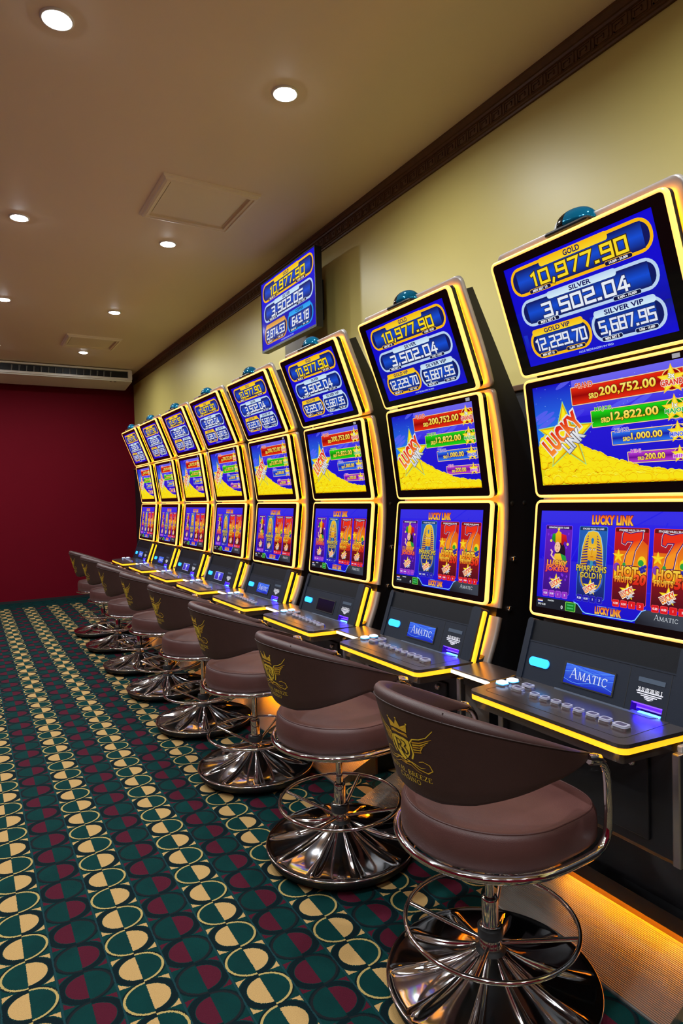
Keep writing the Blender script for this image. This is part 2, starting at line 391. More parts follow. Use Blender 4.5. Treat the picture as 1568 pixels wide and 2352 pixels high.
# patterned carpet
def carpet():
    M = bpy.data.materials.new('patterned_carpet'); M.use_nodes = True; nt = M.node_tree; b = nt.nodes['Principled BSDF']
    tc = nt.nodes.new('ShaderNodeTexCoord'); sp = nt.nodes.new('ShaderNodeSeparateXYZ')
    nz = nt.nodes.new('ShaderNodeTexNoise'); nz.inputs['Scale'].default_value = 260
    nt.links.new(tc.outputs['Object'], nz.inputs['Vector'])
    nt.links.new(tc.outputs['Object'], sp.inputs[0])
    jit = (N(nt, nz.outputs[0])-.5)*.006
    x = N(nt, sp.outputs[0])+jit; y = N(nt, sp.outputs[1])+jit
    y = y+x*.055
    cx = (x-.0405)/.1535; cy = (y-2.006)/.1403
    px = (cx.frac()-.5)*2; py = (cy.frac()-.5)*2
    r = (px*px+py*py).op('SQRT')
    beige = cx.floor().mod(2.0).lt(.5)
    even = cy.floor().mod(2.0).lt(.5)                     # even rows: left half filled
    left = px.lt(0.0)
    same = (left-even).abs().lt(.5)                       # filled half
    corner = r.gt(1.13)*(px.abs().lt(.94))
    fill = same*((r.lt(.775)+corner).op('MINIMUM', 1.0))*(px.abs().gt(.012))
    other = same.op('LESS_THAN', .5)
    arc = other*r.gt(.885)*r.lt(.985)
    groove = (same*r.gt(.80)*r.lt(1.08)+other*r.gt(.985)*r.lt(1.06)).op('MINIMUM', 1.0)
    lines = (px.abs().gt(.965)).op('MINIMUM', 1.0)
    inside = y.lt(10.10+.03)
    nz2 = nt.nodes.new('ShaderNodeTexNoise'); nz2.inputs['Scale'].default_value = 9; nz2.inputs['Detail'].default_value = 4
    nt.links.new(tc.outputs['Object'], nz2.inputs['Vector'])
    def rgb(c):
        n = nt.nodes.new('ShaderNodeRGB'); n.outputs[0].default_value = (*lin(c), 1); return n.outputs[0]
    def mix(f, a, c):
        n = nt.nodes.new('ShaderNodeMix'); n.data_type = 'RGBA'
        nt.links.new(f.s, n.inputs[0]); nt.links.new(a, n.inputs[6]); nt.links.new(c, n.inputs[7]); return n.outputs[2]
    green = mix(N(nt, nz2.outputs[0]), rgb((0, 34, 34)), rgb((0, 52, 49)))
    col = mix(groove, green, rgb((2, 21, 25)))
    col = mix(lines*inside, col, rgb((16, 50, 54)))
    f1 = mix(beige, rgb((70, 16, 32)), rgb((170, 137, 86)))
    col = mix(fill*inside, col, f1)
    f2 = mix(beige, rgb((20, 25, 28)), rgb((160, 138, 82)))
    col = mix(arc*inside, col, f2)
    wv = nt.nodes.new('ShaderNodeTexNoise'); wv.inputs['Scale'].default_value = 420
    nt.links.new(tc.outputs['Object'], wv.inputs['Vector'])
    mx = nt.nodes.new('ShaderNodeMix'); mx.data_type = 'RGBA'; mx.blend_type = 'MULTIPLY'; mx.inputs[0].default_value = .35
    cr = nt.nodes.new('ShaderNodeValToRGB'); cr.color_ramp.elements[0].position = .3; cr.color_ramp.elements[1].position = .65
    cr.color_ramp.elements[0].color = (.25, .25, .25, 1)
    nt.links.new(wv.outputs[0], cr.inputs[0]); nt.links.new(col, mx.inputs[6]); nt.links.new(cr.outputs[0], mx.inputs[7])
    nt.links.new(mx.outputs[2], b.inputs['Base Color']); b.inputs['Roughness'].default_value = .95; b.inputs['Specular IOR Level'].default_value = .1
    h = fill*(-.5)+groove*(-1.0)+N(nt, wv.outputs[0])*.4
    bp = nt.nodes.new('ShaderNodeBump'); bp.inputs['Strength'].default_value = .6; bp.inputs['Distance'].default_value = .004
    nt.links.new(h.s, bp.inputs['Height']); nt.links.new(bp.outputs[0], b.inputs['Normal'])
    return M
M_carpet = carpet()

# ------------------------------------------------------------------ room
XW, YF, ZC = 2.415, 10.63, 3.45           # right wall, far wall, ceiling
XL, YB = -3.2, -2.6
def slab(name, x0, x1, y0, y1, z0, z1, m_):
    b = MB(); b.box(x0, x1, y0, y1, z0, z1); return b.build(name, m_, kind='structure')
slab('floor', XL, XW, YB, YF, -.08, 0, M_carpet)
slab('ceiling', XL, XW, YB, YF, ZC, ZC+.1, M_ceil)
slab('wall_right', XW, XW+.12, YB, YF+.12, 0, ZC+.1, M_yellow)
slab('wall_far', XL-.12, XW, YF, YF+.12, 0, ZC+.1, M_red)
slab('wall_left', XL-.12, XL, YB, YF, 0, ZC+.1, M_red)
slab('wall_back', XL-.12, XW+.12, YB-.12, YB, 0, ZC+.1, M_red)
b = MB(); b.box(XL, XW-.02, YF-.012, YF, 0, .035); b.build('baseboard_far', M_dado, kind='structure')
# black panelling with a brown rail along the right wall behind the machines
b = MB(); b.box(XW-.03, XW, YB, YF-.012, 0, 1.965); b.build('trim_2', M_dado, kind='structure')
b = MB(); b.box(XW-.045, XW, YB, YF, 1.965, 1.995); b.build('trim_3', M_corn, bevel=.004, kind='structure')
# carved cornice with a Greek key band
prof = [(0, -.118), (-.012, -.118), (-.014, -.108), (-.022, -.106), (-.022, -.098), (-.028, -.096), (-.030, -.046), (-.040, -.042), (-.044, -.032),
        (-.052, -.030), (-.064, -.016), (-.070, -.012), (-.070, 0), (0, 0)]
b = MB()
b.sweep([[(XW+a, YB, ZC+z) for a, z in prof], [(XW+a, YF, ZC+z) for a, z in prof]], smooth=False)
u_ = .088; y = YB+.05; kx = -.0285
def kb(y0, y1, z0, z1): b.box(XW+kx-.005, XW+kx+.002, y0, y1, ZC+z0, ZC+z1)
while y < YF-.1:
    t = .0055
    kb(y, y+u_*.86, -.052, -.052+t); kb(y, y+t, -.090, -.052); kb(y, y+u_*.7, -.094, -.094+t)
    kb(y+u_*.7-t, y+u_*.7, -.094, -.064); kb(y+u_*.26, y+u_*.7, -.066, -.066+t); kb(y+u_*.26, y+u_*.26+t, -.080, -.062)
    kb(y+u_*.86-t, y+u_*.86, -.096, -.048)
    y += u_
b.build('trim_1', M_corn, kind='structure')

# ------------------------------------------------------------------ ceiling downlights
def downlight_proto(loc, label):
    t = thing('ceiling_downlight', label, 'ceiling light', loc, 'recessed ceiling downlights')
    b = MB(); b.lathe([(.066, 0), (.066, -.004), (.060, -.008), (.052, -.006), (.050, 0)], 40); b.build('trim_ring', M_white, t)
    b = MB(); b.lathe([(.0515, -.004), (.045, -.009), (.03, -.013), (.0001, -.015)], 40); b.build('diffuser', M_lamp, t)
    ld = bpy.data.lights.new('downlight_beam', 'AREA'); ld.energy = LAMP_W; ld.color = (.93, .97, 1.0)
    ld.shape = 'DISK'; ld.size = .09; ld.spread = math.radians(165)
    lo = bpy.data.objects.new('downlight_beam', ld); COL.objects.link(lo); lo.parent = t; lo.location = (0, 0, -.0165)
    return t
LAMPS = []
names = {0: 'nearest', 1: 'second', 2: 'third', 3: 'farthest'}
for r_, x in ((0, 1.424), (1, .395), (2, -.64), (3, -1.67)):  # the two leftmost rows are unseen, added to light the room
    for q, y in enumerate((2.87, 4.97, 7.01, 9.05)):
        near = names[q]
        if r_ == 0: lb = near+' round downlight in the ceiling row closer to the slot machines'
        elif r_ == 1: lb = near+' round downlight in the ceiling row above the aisle at left'
        else: lb = 'round white ceiling downlight further left, unseen and added for light'
        if q == 3 and r_ == 0: lb = 'farthest round downlight in the machine-side row, beside the far hatch'
        LAMPS.append((x, y, lb))
    for y in (.78, -1.3): LAMPS.append((x, y, 'round white ceiling downlight near the camera, unseen and added for light'))  # unseen lamps, added to light the near side of the stools
proto = None
for x, y, lb in LAMPS:
    if proto is None: proto = downlight_proto((x, y, ZC), lb)
    else: dup(proto, (x, y, ZC), lb)

# ------------------------------------------------------------------ ceiling hatches
def hatch(x0, x1, y0, y1, label):
    t = thing('ceiling_hatch', label, 'ceiling hatch', ((x0+x1)/2, (y0+y1)/2, ZC), 'framed ceiling hatches')
    X, Y = (x1-x0)/2, (y1-y0)/2
    def loop(i, z): return [(-X+i, -Y+i, z), (X-i, -Y+i, z), (X-i, Y-i, z), (-X+i, Y-i, z)]
    b = MB(); secs = [loop(0, 0), loop(.002, -.012), loop(.014, -.016), loop(.018, -.026), loop(.034, -.030), loop(.040, -.024), loop(.054, -.022), loop(.058, -.008), loop(.066, -.004)]
    b.sweep(secs, smooth=False, caps=False); b.build('moulding', M_hatch, t)
    b = MB(); b.box(-X+.07, X-.07, -Y+.07, Y-.07, -.006, 0); b.build('panel', M_hatch, t)
    return t
hatch(1.105, 1.745, 3.90, 4.535, 'large framed square hatch in the ceiling, nearer of the two')
hatch(1.105, 1.735, 8.12, 8.72, 'smaller-looking framed hatch in the ceiling near the air conditioner')

# ------------------------------------------------------------------ air conditioner under the ceiling
def aircon():
    x0, x1 = .44, 2.245; yf = 9.945
    t = thing('air_conditioner', 'long white air conditioner hung under the ceiling on the dark red end wall', 'air conditioner', ((x0+x1)/2, 10.3, ZC-.25))
    ox, oy, oz = (x0+x1)/2, 10.3, ZC-.25
    b = MB(); b.map = lambda x, y, z: (x-ox, y-oy, z-oz)
    zt, zb = ZC-.012, 3.285
    # body: side profile swept along x
    prof = [(yf+.05, zt-.01), (yf+.05, zb+.012), (yf+.02, zb+.004), (yf+.03, zb-.018), (10.45, 3.215), (10.60, 3.235), (10.615, zt-.03), (10.60, zt-.01)]
    b.sweep([[(x0, y, z) for y, z in prof], [(x1, y, z) for y, z in prof]], smooth=False)
    b.build('casing', M_white, t, bevel=.006)
    gx0, gx1, gz0, gz1 = .475, 2.19, 3.315, 3.415
    b = MB(); b.map = lambda x, y, z: (x-ox, z-oz, oy-y)
    b.map = lambda x, z, y: (x-ox, y-oy, z-oz)
    b.ring(rr(x0, zb, x1, zt, .02), rr(gx0, gz0, gx1, gz1, .004), yf, yf+.05); b.build('front_frame', M_white, t)
    b = MB(); b.map = lambda x, y, z: (x-ox, y-oy, z-oz); b.box(gx0, gx1, yf+.046, yf+.0495, gz0, gz1); b.build('grille_back', mat('dark_grille', (10, 22, 32), .4), t)
    mv = mat('vane_plastic', (120, 122, 125), .4)
    for i in range(15):
        if i in (5, 10): pass
        xv = .63+i*.0935
        b = MB(); b.map = lambda x, y, z: (x-ox, y-oy, z-oz)
        b.add([(xv-.012, yf+.012, gz0), (xv+.002, yf+.012, gz0), (xv+.022, yf+.045, gz1-.01), (xv+.012, yf+.045, gz1-.01), (xv-.008, yf+.012, gz1-.018), (xv-.004, yf+.012, gz1-.018)],
              [(0, 1, 5, 4), (1, 2, 3, 5), (0, 4, 3, 2), (0, 2, 1), (4, 5, 3)])
        b.build('vane', mv, t)
    b = MB(); b.map = lambda x, y, z: (x-ox, y-oy, z-oz)
    for xa, wd in ((1.93, .028), (1.99, .034)): b.box(xa, xa+wd, yf+.06, yf+.075, zb-.026, zb-.012)
    b.build('indicator', M_rubber, t)
aircon()

# ------------------------------------------------------------------ pictures on the displays
GOLD, GOLD2, NAVY, SILV = (255, 190, 12), (255, 224, 40), (8, 14, 90), (188, 214, 246)
def jackpot_picture(W, H, tv=False):
    a = Art(W, H); X, Y = a.X, a.Y
    a.rect(0, 0, W, H, (10, 8, 215) if not tv else (10, 10, 225), 0, (14, 12, 200))
    a.rect(0, Y(.7), W, Y(.45), (12, 22, 205), 1, (10, 12, 170)); a.rect(0, 0, W, Y(.7), (10, 12, 170), 1, (16, 10, 215))
    rnd = random.Random(3)
    for i in range(26):                                     # skyline in the background
        x = rnd.random()*.97; h = .06+.12*rnd.random(); a.rect(X(x), Y(.84), X(x+.03), Y(.84-h), (16, 30, 130) if i % 3 else (22, 50, 205), 2, (14, 14, 190))
    D1, D2 = (6, 22, 96), (14, 78, 214)
    def panel(x0, x1, y0, y1, ring, lab, txt, lx0, lx1, ly0, ly1, tcol, num, nx0, nx1, ny0, ny1, ncol, mn, mx0, mx1, rg, rx0, rx1, py0, py1, out):
        hh = H*(y1-y0)
        a.pillbox(X(x0), Y(y1), X(x1), Y(y0), hh*.46, H*.028, ring, D1, 3, D2)
        a.rrect(X(lx0), Y(ly1), X(lx1), Y(ly0), H*.028, ring, 6, tuple(min(255, c+30) for c in ring))
        a.text(txt, X((lx0+lx1)/2), Y((ly0+ly1)/2), H*(ly1-ly0)*.62, NAVY, 7, bold=.03, w=H*(ly1-ly0)*.62*.95*len(txt))
        a.digits(num, X(nx0), X(nx1), Y(ny1), Y(ny0), ncol, 7, outline=out, wd=.66, ow=.45)
        for tx, p0, p1 in ((mn, mx0, mx1), (rg, rx0, rx1)):
            a.pillbox(X(p0), Y(py1), X(p1), Y(py0), H*.02, H*.005, ring, (6, 12, 60), 8)
            a.text(tx, X((p0+p1)/2), Y((py0+py1)/2), H*(py1-py0)*.52, (250, 250, 255), 10, w=X(p1-p0)*.66, bold=.035)
    go = (60, 42, 10); so = (30, 44, 110)
    panel(.03, .98, .03, .31, GOLD, 0, 'GOLD', .27, .735, .025, .10, NAVY, '10,977.90', .185, .83, .132, .245, GOLD2, 'MIN BET 10', .152, .317, '10,000 - 20,000', .682, .851, .268, .312, go)
    panel(.047, .966, .35, .615, SILV, 0, 'SILVER', .265, .735, .342, .408, NAVY, '3,502.05' if tv else '3,502.04', .213, .79, .44, .555, (236, 242, 252), 'MIN BET 5', .147, .316, '3,000 - 10,000', .681, .853, .575, .618, so)
    if not tv:
        panel(.054, .501, .66, .945, GOLD, 0, 'GOLD VIP', .086, .464, .650, .715, NAVY, '12,229.70', .092, .461, .755, .86, (230, 236, 250), 'MIN BET 10', .101, .235, '10,000 - 20,000', .305, .443, .892, .935, so)
        panel(.508, .959, .66, .945, SILV, 0, 'SILVER VIP', .539, .917, .650, .715, NAVY, '5,687.95', .56, .895, .755, .86, (230, 236, 250), 'MIN BET 5', .554, .689, '3,000 - 10,000', .764, .901, .892, .935, so)
    else:
        panel(.054, .501, .66, .945, (214, 150, 60), 0, ' ', .086, .464, .650, .715, NAVY, '2,874.53', .10, .45, .755, .86, (230, 236, 250), 'MIN BET 2', .101, .235, '1,000 - 5,000', .305, .443, .892, .935, so)
        panel(.508, .959, .66, .945, (20, 150, 235), 0, 'COPPER', .539, .917, .650, .715, NAVY, '643.18', .60, .88, .755, .86, (230, 236, 250), 'MIN BET 0.5', .554, .689, '300 - 1,000', .764, .901, .892, .935, so)
    a.text('ALLE BEDRAGEN IN SRD', X(.5), Y(.972), H*.018, (190, 210, 250), 6, w=X(.235), bold=.01)
    return a

def lucky_link_logo(a, cx, cy, s, layer, rot=.50):
    a.star(cx, cy+s*.05, s*1.0, (255, 220, 20), layer, r=.40, col2=(240, 170, 0)); a.star(cx, cy+s*.05, s*.78, (255, 246, 60), layer+1, r=.40, col2=(255, 205, 10))
    c_, s_ = math.cos(rot), math.sin(rot)
    a.text('LUCKY', cx-s*.05, cy-s*.08, s*.60, (235, 60, 20), layer+2, w=s*1.5, bold=.06, rot=rot, shear=-.15, outline=(250, 244, 225), ow=.09, col2=(250, 150, 40))
    a.text('LINK', cx+s*.28, cy-s*.42, s*.36, (250, 250, 250), layer+2, w=s*.75, bold=.05, rot=rot, shear=-.15, outline=(90, 90, 120), ow=.05, col2=(205, 215, 230))

def link_picture(W, H):
    a = Art(W, H); X, Y = a.X, a.Y; rnd = random.Random(11)
    a.rect(0, 0, W, H, (40, 30, 225), 0, (18, 10, 205))
    a.rect(0, Y(.55), X(.3), H, (14, 12, 200), 1, (40, 130, 250)); a.rect(X(.3), Y(.35), W, H, (112, 104, 244), 1, (46, 32, 230))
    a.rect(0, Y(.72), X(.3), Y(.55), (40, 130, 250), 1, (60, 60, 225))
    for i in range(60): a.ell(X(rnd.random()), Y(rnd.random()*.6), .0008+rnd.random()*.0008, .0008, (170, 220, 255), 2, n=6)
    for i in range(14):
        x, y = rnd.random(), rnd.random()*.5; a.ell(X(x), Y(y), W*.08, H*.025, (92, 96, 246), 1, rot=.4)
    def bar(y0, y1, x0, c1, c2, lab, lc, num, nx0, nx1, sx, star_c, mult):
        a.rrect(X(x0), Y(y1), X(.993), Y(y0), .003, (250, 212, 150), 3); a.rect(X(x0)+.0028, Y(y1)+.0028, X(.993)-.0028, Y(y0)-.0028, c2, 4)
        ym = (Y(y1)+Y(y0))/2; a.grad(X(x0)+.004, Y(y1)+.004, X(.99)-.002, ym, c1, c2, 5); a.grad(X(x0)+.004, ym, X(.99)-.002, Y(y0)-.004, c2, c1, 5)
        hh = Y(y0)-Y(y1)
        a.text(lab, X(x0)+hh*.62+len(lab)*hh*.05, Y(y0)+hh*.02, hh*.27, lc, 6, w=hh*.27*.82*len(lab), bold=.03, outline=(250, 225, 190), ow=.05)
        a.text('SRD', X(nx0)-hh*.38, ym-hh*.12, hh*.26, (255, 226, 90), 6, w=hh*.56, bold=.04, outline=(70, 20, 0), ow=.04)
        a.text(num, X((nx0+nx1)/2), ym, hh*.48, (255, 240, 120), 6, w=X(nx1-nx0), bold=.03, outline=(80, 30, 0), ow=.04, col2=(255, 200, 40))
        R = hh*.62; cx, cy = X(sx), ym
        a.ell(cx, cy, R*.86, R*.86, (250, 214, 120), 7, n=28); a.ell(cx, cy, R*.78, R*.78, c2, 8, n=28)
        a.star(cx, cy, R*1.22, (255, 200, 20), 9, col2=(250, 170, 10)); a.star(cx, cy, R*1.05, (255, 240, 60), 10, col2=(255, 214, 20))
        a.text(lab, cx, cy-R*.2, R*.42, lc, 11, w=R*1.75, bold=.04, outline=(250, 240, 240), ow=.06)
        if mult: a.text(mult, cx, cy+R*.30, R*.34, (250, 250, 250), 11, bold=.04, outline=(90, 90, 110), ow=.04)
    bar(.065, .242, .29, (240, 40, 10), (150, 0, 0), 'GRAND', (225, 60, 30), '200,752.00', .49, .835, .925, (190, 0, 0), '3x')
    bar(.312, .475, .415, (20, 220, 20), (0, 130, 0), 'MAJOR', (40, 190, 60), '12,822.00', .55, .835, .93, (0, 150, 0), '1x')
    bar(.525, .656, .538, (40, 120, 250), (10, 20, 170), 'MINOR', (60, 90, 235), '1,000.00', .665, .845, .935, (0, 0, 190), '')
    bar(.722, .829, .628, (190, 60, 220), (110, 0, 150), 'MINI', (200, 80, 220), '200.00', .735, .85, .935, (120, 0, 160), '')
    # heap of gold coins
    top = [(0, .60), (.03, .545), (.08, .50), (.16, .54), (.26, .60), (.335, .65), (.40, .70), (.47, .755), (.53, .79), (.61, .835), (.70, .878), (.80, .915), (.90, .94), (1, .962)]
    a.L = 4; vs = [(X(x), Y(y)) for x, y in top]+[(X(x), 0) for x, y in top]; n = len(top)
    a.add(vs, [(i, i+n, i+n+1, i+1) for i in range(n-1)], [(250, 214, 14)]*n+[(226, 222, 20)]*n)
    def top_y(x):
        for (x0, y0), (x1, y1) in zip(top, top[1:]):
            if x0 <= x <= x1: return y0+(y1-y0)*(x-x0)/(x1-x0)
        return .96
    coins = []
    for i in range(430):
        x = rnd.random()*1.0; ty = top_y(x); y = ty+(1.02-ty)*rnd.random(); coins.append((y, x))
    for i in range(60):
        x = rnd.random(); coins.append((top_y(x)+.006, x))
    coins.sort()
    for j, (y, x) in enumerate(coins):
        R = .0135+.006*rnd.random(); sq = .55+.4*rnd.random(); ro = rnd.random()*1.2-.6
        cx, cy = min(max(X(x), R), W-R), max(Y(y), R)
        br = rnd.random(); cc = (255, 222+int(30*br), 6+int(70*br*br))
        a.ell(cx+.0006, cy-.0022, R*1.03, R*sq*1.03, (205, 120, 0), 5, n=16, rot=ro)
        a.L = 5+.5*(j/len(coins)); a.ell(cx, cy, R, R*sq, cc, None, n=16, rot=ro, col2=(252, 206, 0))
        a.L += .02; a.ell(cx, cy, R*.74, R*sq*.74, (236, 166, 0), None, n=12, rot=ro); a.L += .02; a.ell(cx, cy-.0006, R*.70, R*sq*.70, (255, 234, 20), None, n=12, rot=ro)
    # star with the logo on the heap
    cx, cy, R = X(.222), Y(.53), H*.335
    a.star(cx, cy, R*1.06, (150, 230, 140), 6.6, r=.43); a.star(cx, cy, R*1.0, (240, 180, 0), 6.8, r=.42, col2=(214, 140, 0))
    a.star(cx, cy, R*.90, (255, 246, 30), 7, r=.41, col2=(250, 196, 0))
    a.text('LUCKY', X(.195), Y(.495), H*.165, (226, 30, 10), 8, w=X(.305), bold=.06, rot=.60, shear=-.10, outline=(235, 232, 225), ow=.07, col2=(255, 150, 50))
    a.text('LINK', X(.272), Y(.57), H*.115, (250, 250, 250), 9.2, w=X(.155), bold=.05, rot=.66, shear=-.10, outline=(80, 84, 110), ow=.045, col2=(205, 210, 220))
    return a

def games_picture(W, H):
    a = Art(W, H); X, Y = a.X, a.Y; rnd = random.Random(5)
    a.rect(0, 0, W, H, (54, 48, 236), 0, (14, 8, 205)); a.rect(0, Y(.5), W, Y(.12), (44, 36, 236), 1, (20, 8, 224))
    for i in range(10):
        x = rnd.random(); a.stroke([(X(x), Y(.06+.9*rnd.random())), (X(min(1, x+.2)), Y(.9*rnd.random()))], .004, (36, 34, 236), 1.5)
    a.text('LUCKY LINK', X(.515), Y(.085), H*.078, (250, 90, 30), 3, w=X(.26), bold=.06, outline=(110, 30, 30), ow=.05, col2=(255, 215, 70))
    def card(x0, x1, c1, c2, head):
        a.rrect(X(x0)-.0012, Y(.842), X(x1)+.0012, Y(.148), .006, tuple(min(255, c+60) for c in c1), 2); a.rrect(X(x0), Y(.84), X(x1), Y(.15), .006, c1, 3, c2)
        a.rect(X(x0)+.002, Y(.188), X(x1)-.002, Y(.154), tuple(int(c*.5) for c in c1), 4)
        a.text(head, X((x0+x1)/2), Y(.172), H*.016, (240, 240, 250), 5, w=X(x1-x0)*.76, bold=.03)
    def stakes(x0, x1, col):
        for i, tx in enumerate(('0.20', '0.50', '1', '2')):
            w_ = (x1-x0)/4; xa = X(x0+w_*i)+.002; xb = X(x0+w_*(i+1))-.002
            a.rrect(xa, Y(.878), xb, Y(.812), .004, tuple(min(255, c+60) for c in col), 7); a.rrect(xa+.001, Y(.878)+.001, xb-.001, Y(.812)-.001, .003, col, 8)
            a.text(tx, (xa+xb)/2, Y(.845), H*.018, (250, 250, 255), 9, bold=.03)
    # card 1: jester
    x0, x1 = .045, .245; cx = X((x0+x1)/2)
    card(x0, x1, (104, 30, 200), (56, 10, 130), 'EXPANDING WILDS / 5 LINES')
    for i in range(26): a.ell(X(x0+.02+rnd.random()*(x1-x0-.04)), Y(.22+.5*rnd.random()), .004, .006, (128, 48, 224), 4, n=4)
    hy = Y(.37)
    a.ell(cx+.012, hy-.022, .022, .04, (26, 16, 34), 4.4); 
    a.poly([(cx-.03, hy+.028), (cx-.026, hy+.047), (cx-.008, hy+.05), (cx-.004, hy+.018), (cx-.012, hy+.014)], (34, 170, 50), 5, (14, 110, 30))
    a.poly([(cx+.006, hy+.018), (cx+.012, hy+.048), (cx+.034, hy+.044), (cx+.04, hy+.016), (cx+.028, hy+.022), (cx+.02, hy+.006)], (226, 30, 40), 5, (150, 10, 20))
    a.poly([(cx-.012, hy+.014), (cx-.014, hy+.046), (cx-.002, hy+.06), (cx+.012, hy+.052), (cx+.014, hy+.016)], (250, 200, 30), 5.4, (230, 150, 10))
    for q in ((-.032, .022), (.042, .012), (.0, .064)): a.ell(cx+q[0], hy+q[1], .005, .005, (250, 215, 90), 5.6)
    a.ell(cx-.002, hy, .013, .019, (246, 196, 160), 6); a.ell(cx-.007, hy+.004, .0022, .0012, (40, 30, 40), 6.4, n=8); a.ell(cx+.004, hy+.004, .0022, .0012, (40, 30, 40), 6.4, n=8)
    a.ell(cx-.002, hy-.0105, .004, .0016, (200, 30, 40), 6.4, n=8)
    a.poly([(cx-.022, hy-.062), (cx-.012, hy-.024), (cx+.012, hy-.022), (cx+.036, hy-.05), (cx+.038, hy-.066)], (250, 206, 60), 5.6, (236, 160, 20))
    a.poly([(cx+.012, hy-.022), (cx+.036, hy-.03), (cx+.044, hy-.058), (cx+.03, hy-.062)], (30, 160, 60), 5.8)
    a.stroke([(cx-.012, hy-.045), (cx-.028, hy-.03), (cx-.024, hy-.018), (cx-.03, hy-.012)], .006, (246, 200, 165), 6.2)
    a.text('LUCKY', cx, Y(.535), H*.058, (255, 200, 60), 7, w=X(.15), bold=.04, outline=(110, 10, 70), ow=.06, col2=(250, 120, 60))
    a.text('JOKER5', cx, Y(.598), H*.058, (255, 130, 60), 7, w=X(.17), bold=.04, outline=(110, 10, 70), ow=.06, col2=(240, 60, 90))
    lucky_link_logo(a, cx, Y(.725), H*.085, 7)
    stakes(x0+.0, x1-.005, (150, 50, 200))
    # card 2: pharaoh mask
    x0, x1 = .30, .49; cx = X((x0+x1)/2); card(x0, x1, (30, 100, 190), (14, 30, 110), 'STACKED WILDS / 10 LINES')
    fy = Y(.375)
    out = [(0, .075), (.022, .07), (.036, .05), (.046, .01), (.05, -.045), (.052, -.075), (.028, -.07), (.018, -.04)]
    hood = [(cx+x*.86, fy+y*.86) for x, y in out]+[(cx-x*.86, fy+y*.86) for x, y in out[::-1]]
    a.poly([(cx+(p[0]-cx)*1.06, fy+(p[1]-fy)*1.04) for p in hood], (150, 210, 250), 4); a.poly(hood, (240, 196, 50), 5, (214, 150, 20))
    for i in range(13):
        y = fy+.050-i*.009; t = (fy+.064-y)/.13; hw = .016+.027*min(1, t*1.6)
        for s_ in (-1, 1): a.poly([(cx+s_*.017, y), (cx+s_*hw, y-.004), (cx+s_*hw, y-.0075), (cx+s_*.017, y-.0045)], (56, 30, 130), 6)
    a.ell(cx, fy-.008, .019, .032, (250, 206, 60), 7, col2=(226, 150, 20)); a.rect(cx-.019, fy+.014, cx+.019, fy+.021, (240, 190, 40), 8)
    a.poly([(cx-.003, fy+.02), (cx-.006, fy+.036), (cx, fy+.042), (cx+.006, fy+.036), (cx+.003, fy+.02)], (40, 120, 190), 8)
    for s_ in (-1, 1):
        a.ell(cx+s_*.008, fy+.001, .005, .0022, (245, 245, 245), 8, n=10); a.ell(cx+s_*.008, fy+.001, .002, .002, (20, 60, 140), 8.4, n=8); a.stroke([(cx+s_*.003, fy+.006), (cx+s_*.014, fy+.007)], .0016, (60, 40, 80), 8)
    a.stroke([(cx, fy+.001), (cx-.001, fy-.015)], .003, (214, 140, 20), 8); a.ell(cx, fy-.023, .0065, .002, (190, 100, 20), 8, n=10)
    a.poly([(cx-.005, fy-.036), (cx+.005, fy-.036), (cx+.006, fy-.062), (cx-.006, fy-.062)], (60, 150, 180), 8)
    a.ell(cx, fy-.095, .048, .05, (50, 90, 200), 4.4); a.ell(cx, fy-.095, .042, .044, (200, 160, 40), 4.6); a.ell(cx, fy-.095, .037, .039, (20, 40, 130), 4.8)
    a.text('PHARAOHS', cx, Y(.555), H*.058, (250, 226, 70), 9, w=X(.205), bold=.02, outline=(20, 30, 80), ow=.06, col2=(210, 180, 40))
    a.text('GOLD10', cx, Y(.62), H*.052, (250, 226, 70), 9, w=X(.15), bold=.02, outline=(20, 30, 80), ow=.06, col2=(210, 180, 40))
    lucky_link_logo(a, cx, Y(.735), H*.085, 9)
    stakes(x0+.0, x1-.005, (24, 22, 170))
    # cards 3, 4: sevens and fruit
    for x0, x1, nm, hd in ((.542, .748, '20', 'STACKED WILDS / 20 LINES'), (.778, .984, '50', 'STACKED WILDS / 50 LINES')):
        cx = X((x0+x1)/2); card(x0, x1, (206, 24, 30), (70, 8, 24), hd)
        a.poly([(X(x0)+.002, Y(.62)), (X(x1)-.002, Y(.62)), (X(x1)-.002, Y(.30)), (X(x1)-.03, Y(.24)), (cx, Y(.36)), (X(x0)+.002, Y(.36))], (226, 80, 20), 4, (250, 170, 20))
        for i in range(16):
            xx = X(x0)+.006+rnd.random()*(X(x1-x0)-.016); yy = Y(.60); hh = .02+.055*rnd.random()
            a.poly([(xx-.006, yy), (xx+.006, yy), (xx+.003*(rnd.random()-.5), yy+hh)], (250, 130, 20), 4.4, (255, 214, 40))
        s7 = [(-.034, .066), (-.030, .074), (-.008, .068), (.012, .073), (.034, .076), (.033, .056), (.010, .016), (.002, -.030), (-.026, -.034), (-.020, .000), (.004, .046), (-.020, .046), (-.026, .036), (-.036, .040)]
        sy = Y(.40); pts = [(cx+.004+x, sy+y) for x, y in s7]; n7 = len(pts)
        a.stroke(pts+[pts[0]], .0085, (255, 240, 230), 5); a.stroke(pts+[pts[0]], .0062, (74, 24, 110), 5.3)
        tri = [(0, 1, 12, 13), (1, 2, 11, 12), (2, 3, 10, 11), (3, 4, 5, 10), (10, 5, 6, 9), (9, 6, 7, 8)]
        a.L = 5.6; a.add(pts, [t[::-1] for t in tri], [(240, 50, 20) if p[1] > sy+.02 else (252, 150, 30) for p in pts])
        a.star(cx-.044, sy-.004, .022, (255, 226, 40), 6, col2=(245, 180, 10))
        a.ell(cx+.040, sy-.018, .014, .018, (250, 214, 30), 6); a.ell(cx+.037, sy-.022, .010, .010, (40, 160, 60), 6.3)
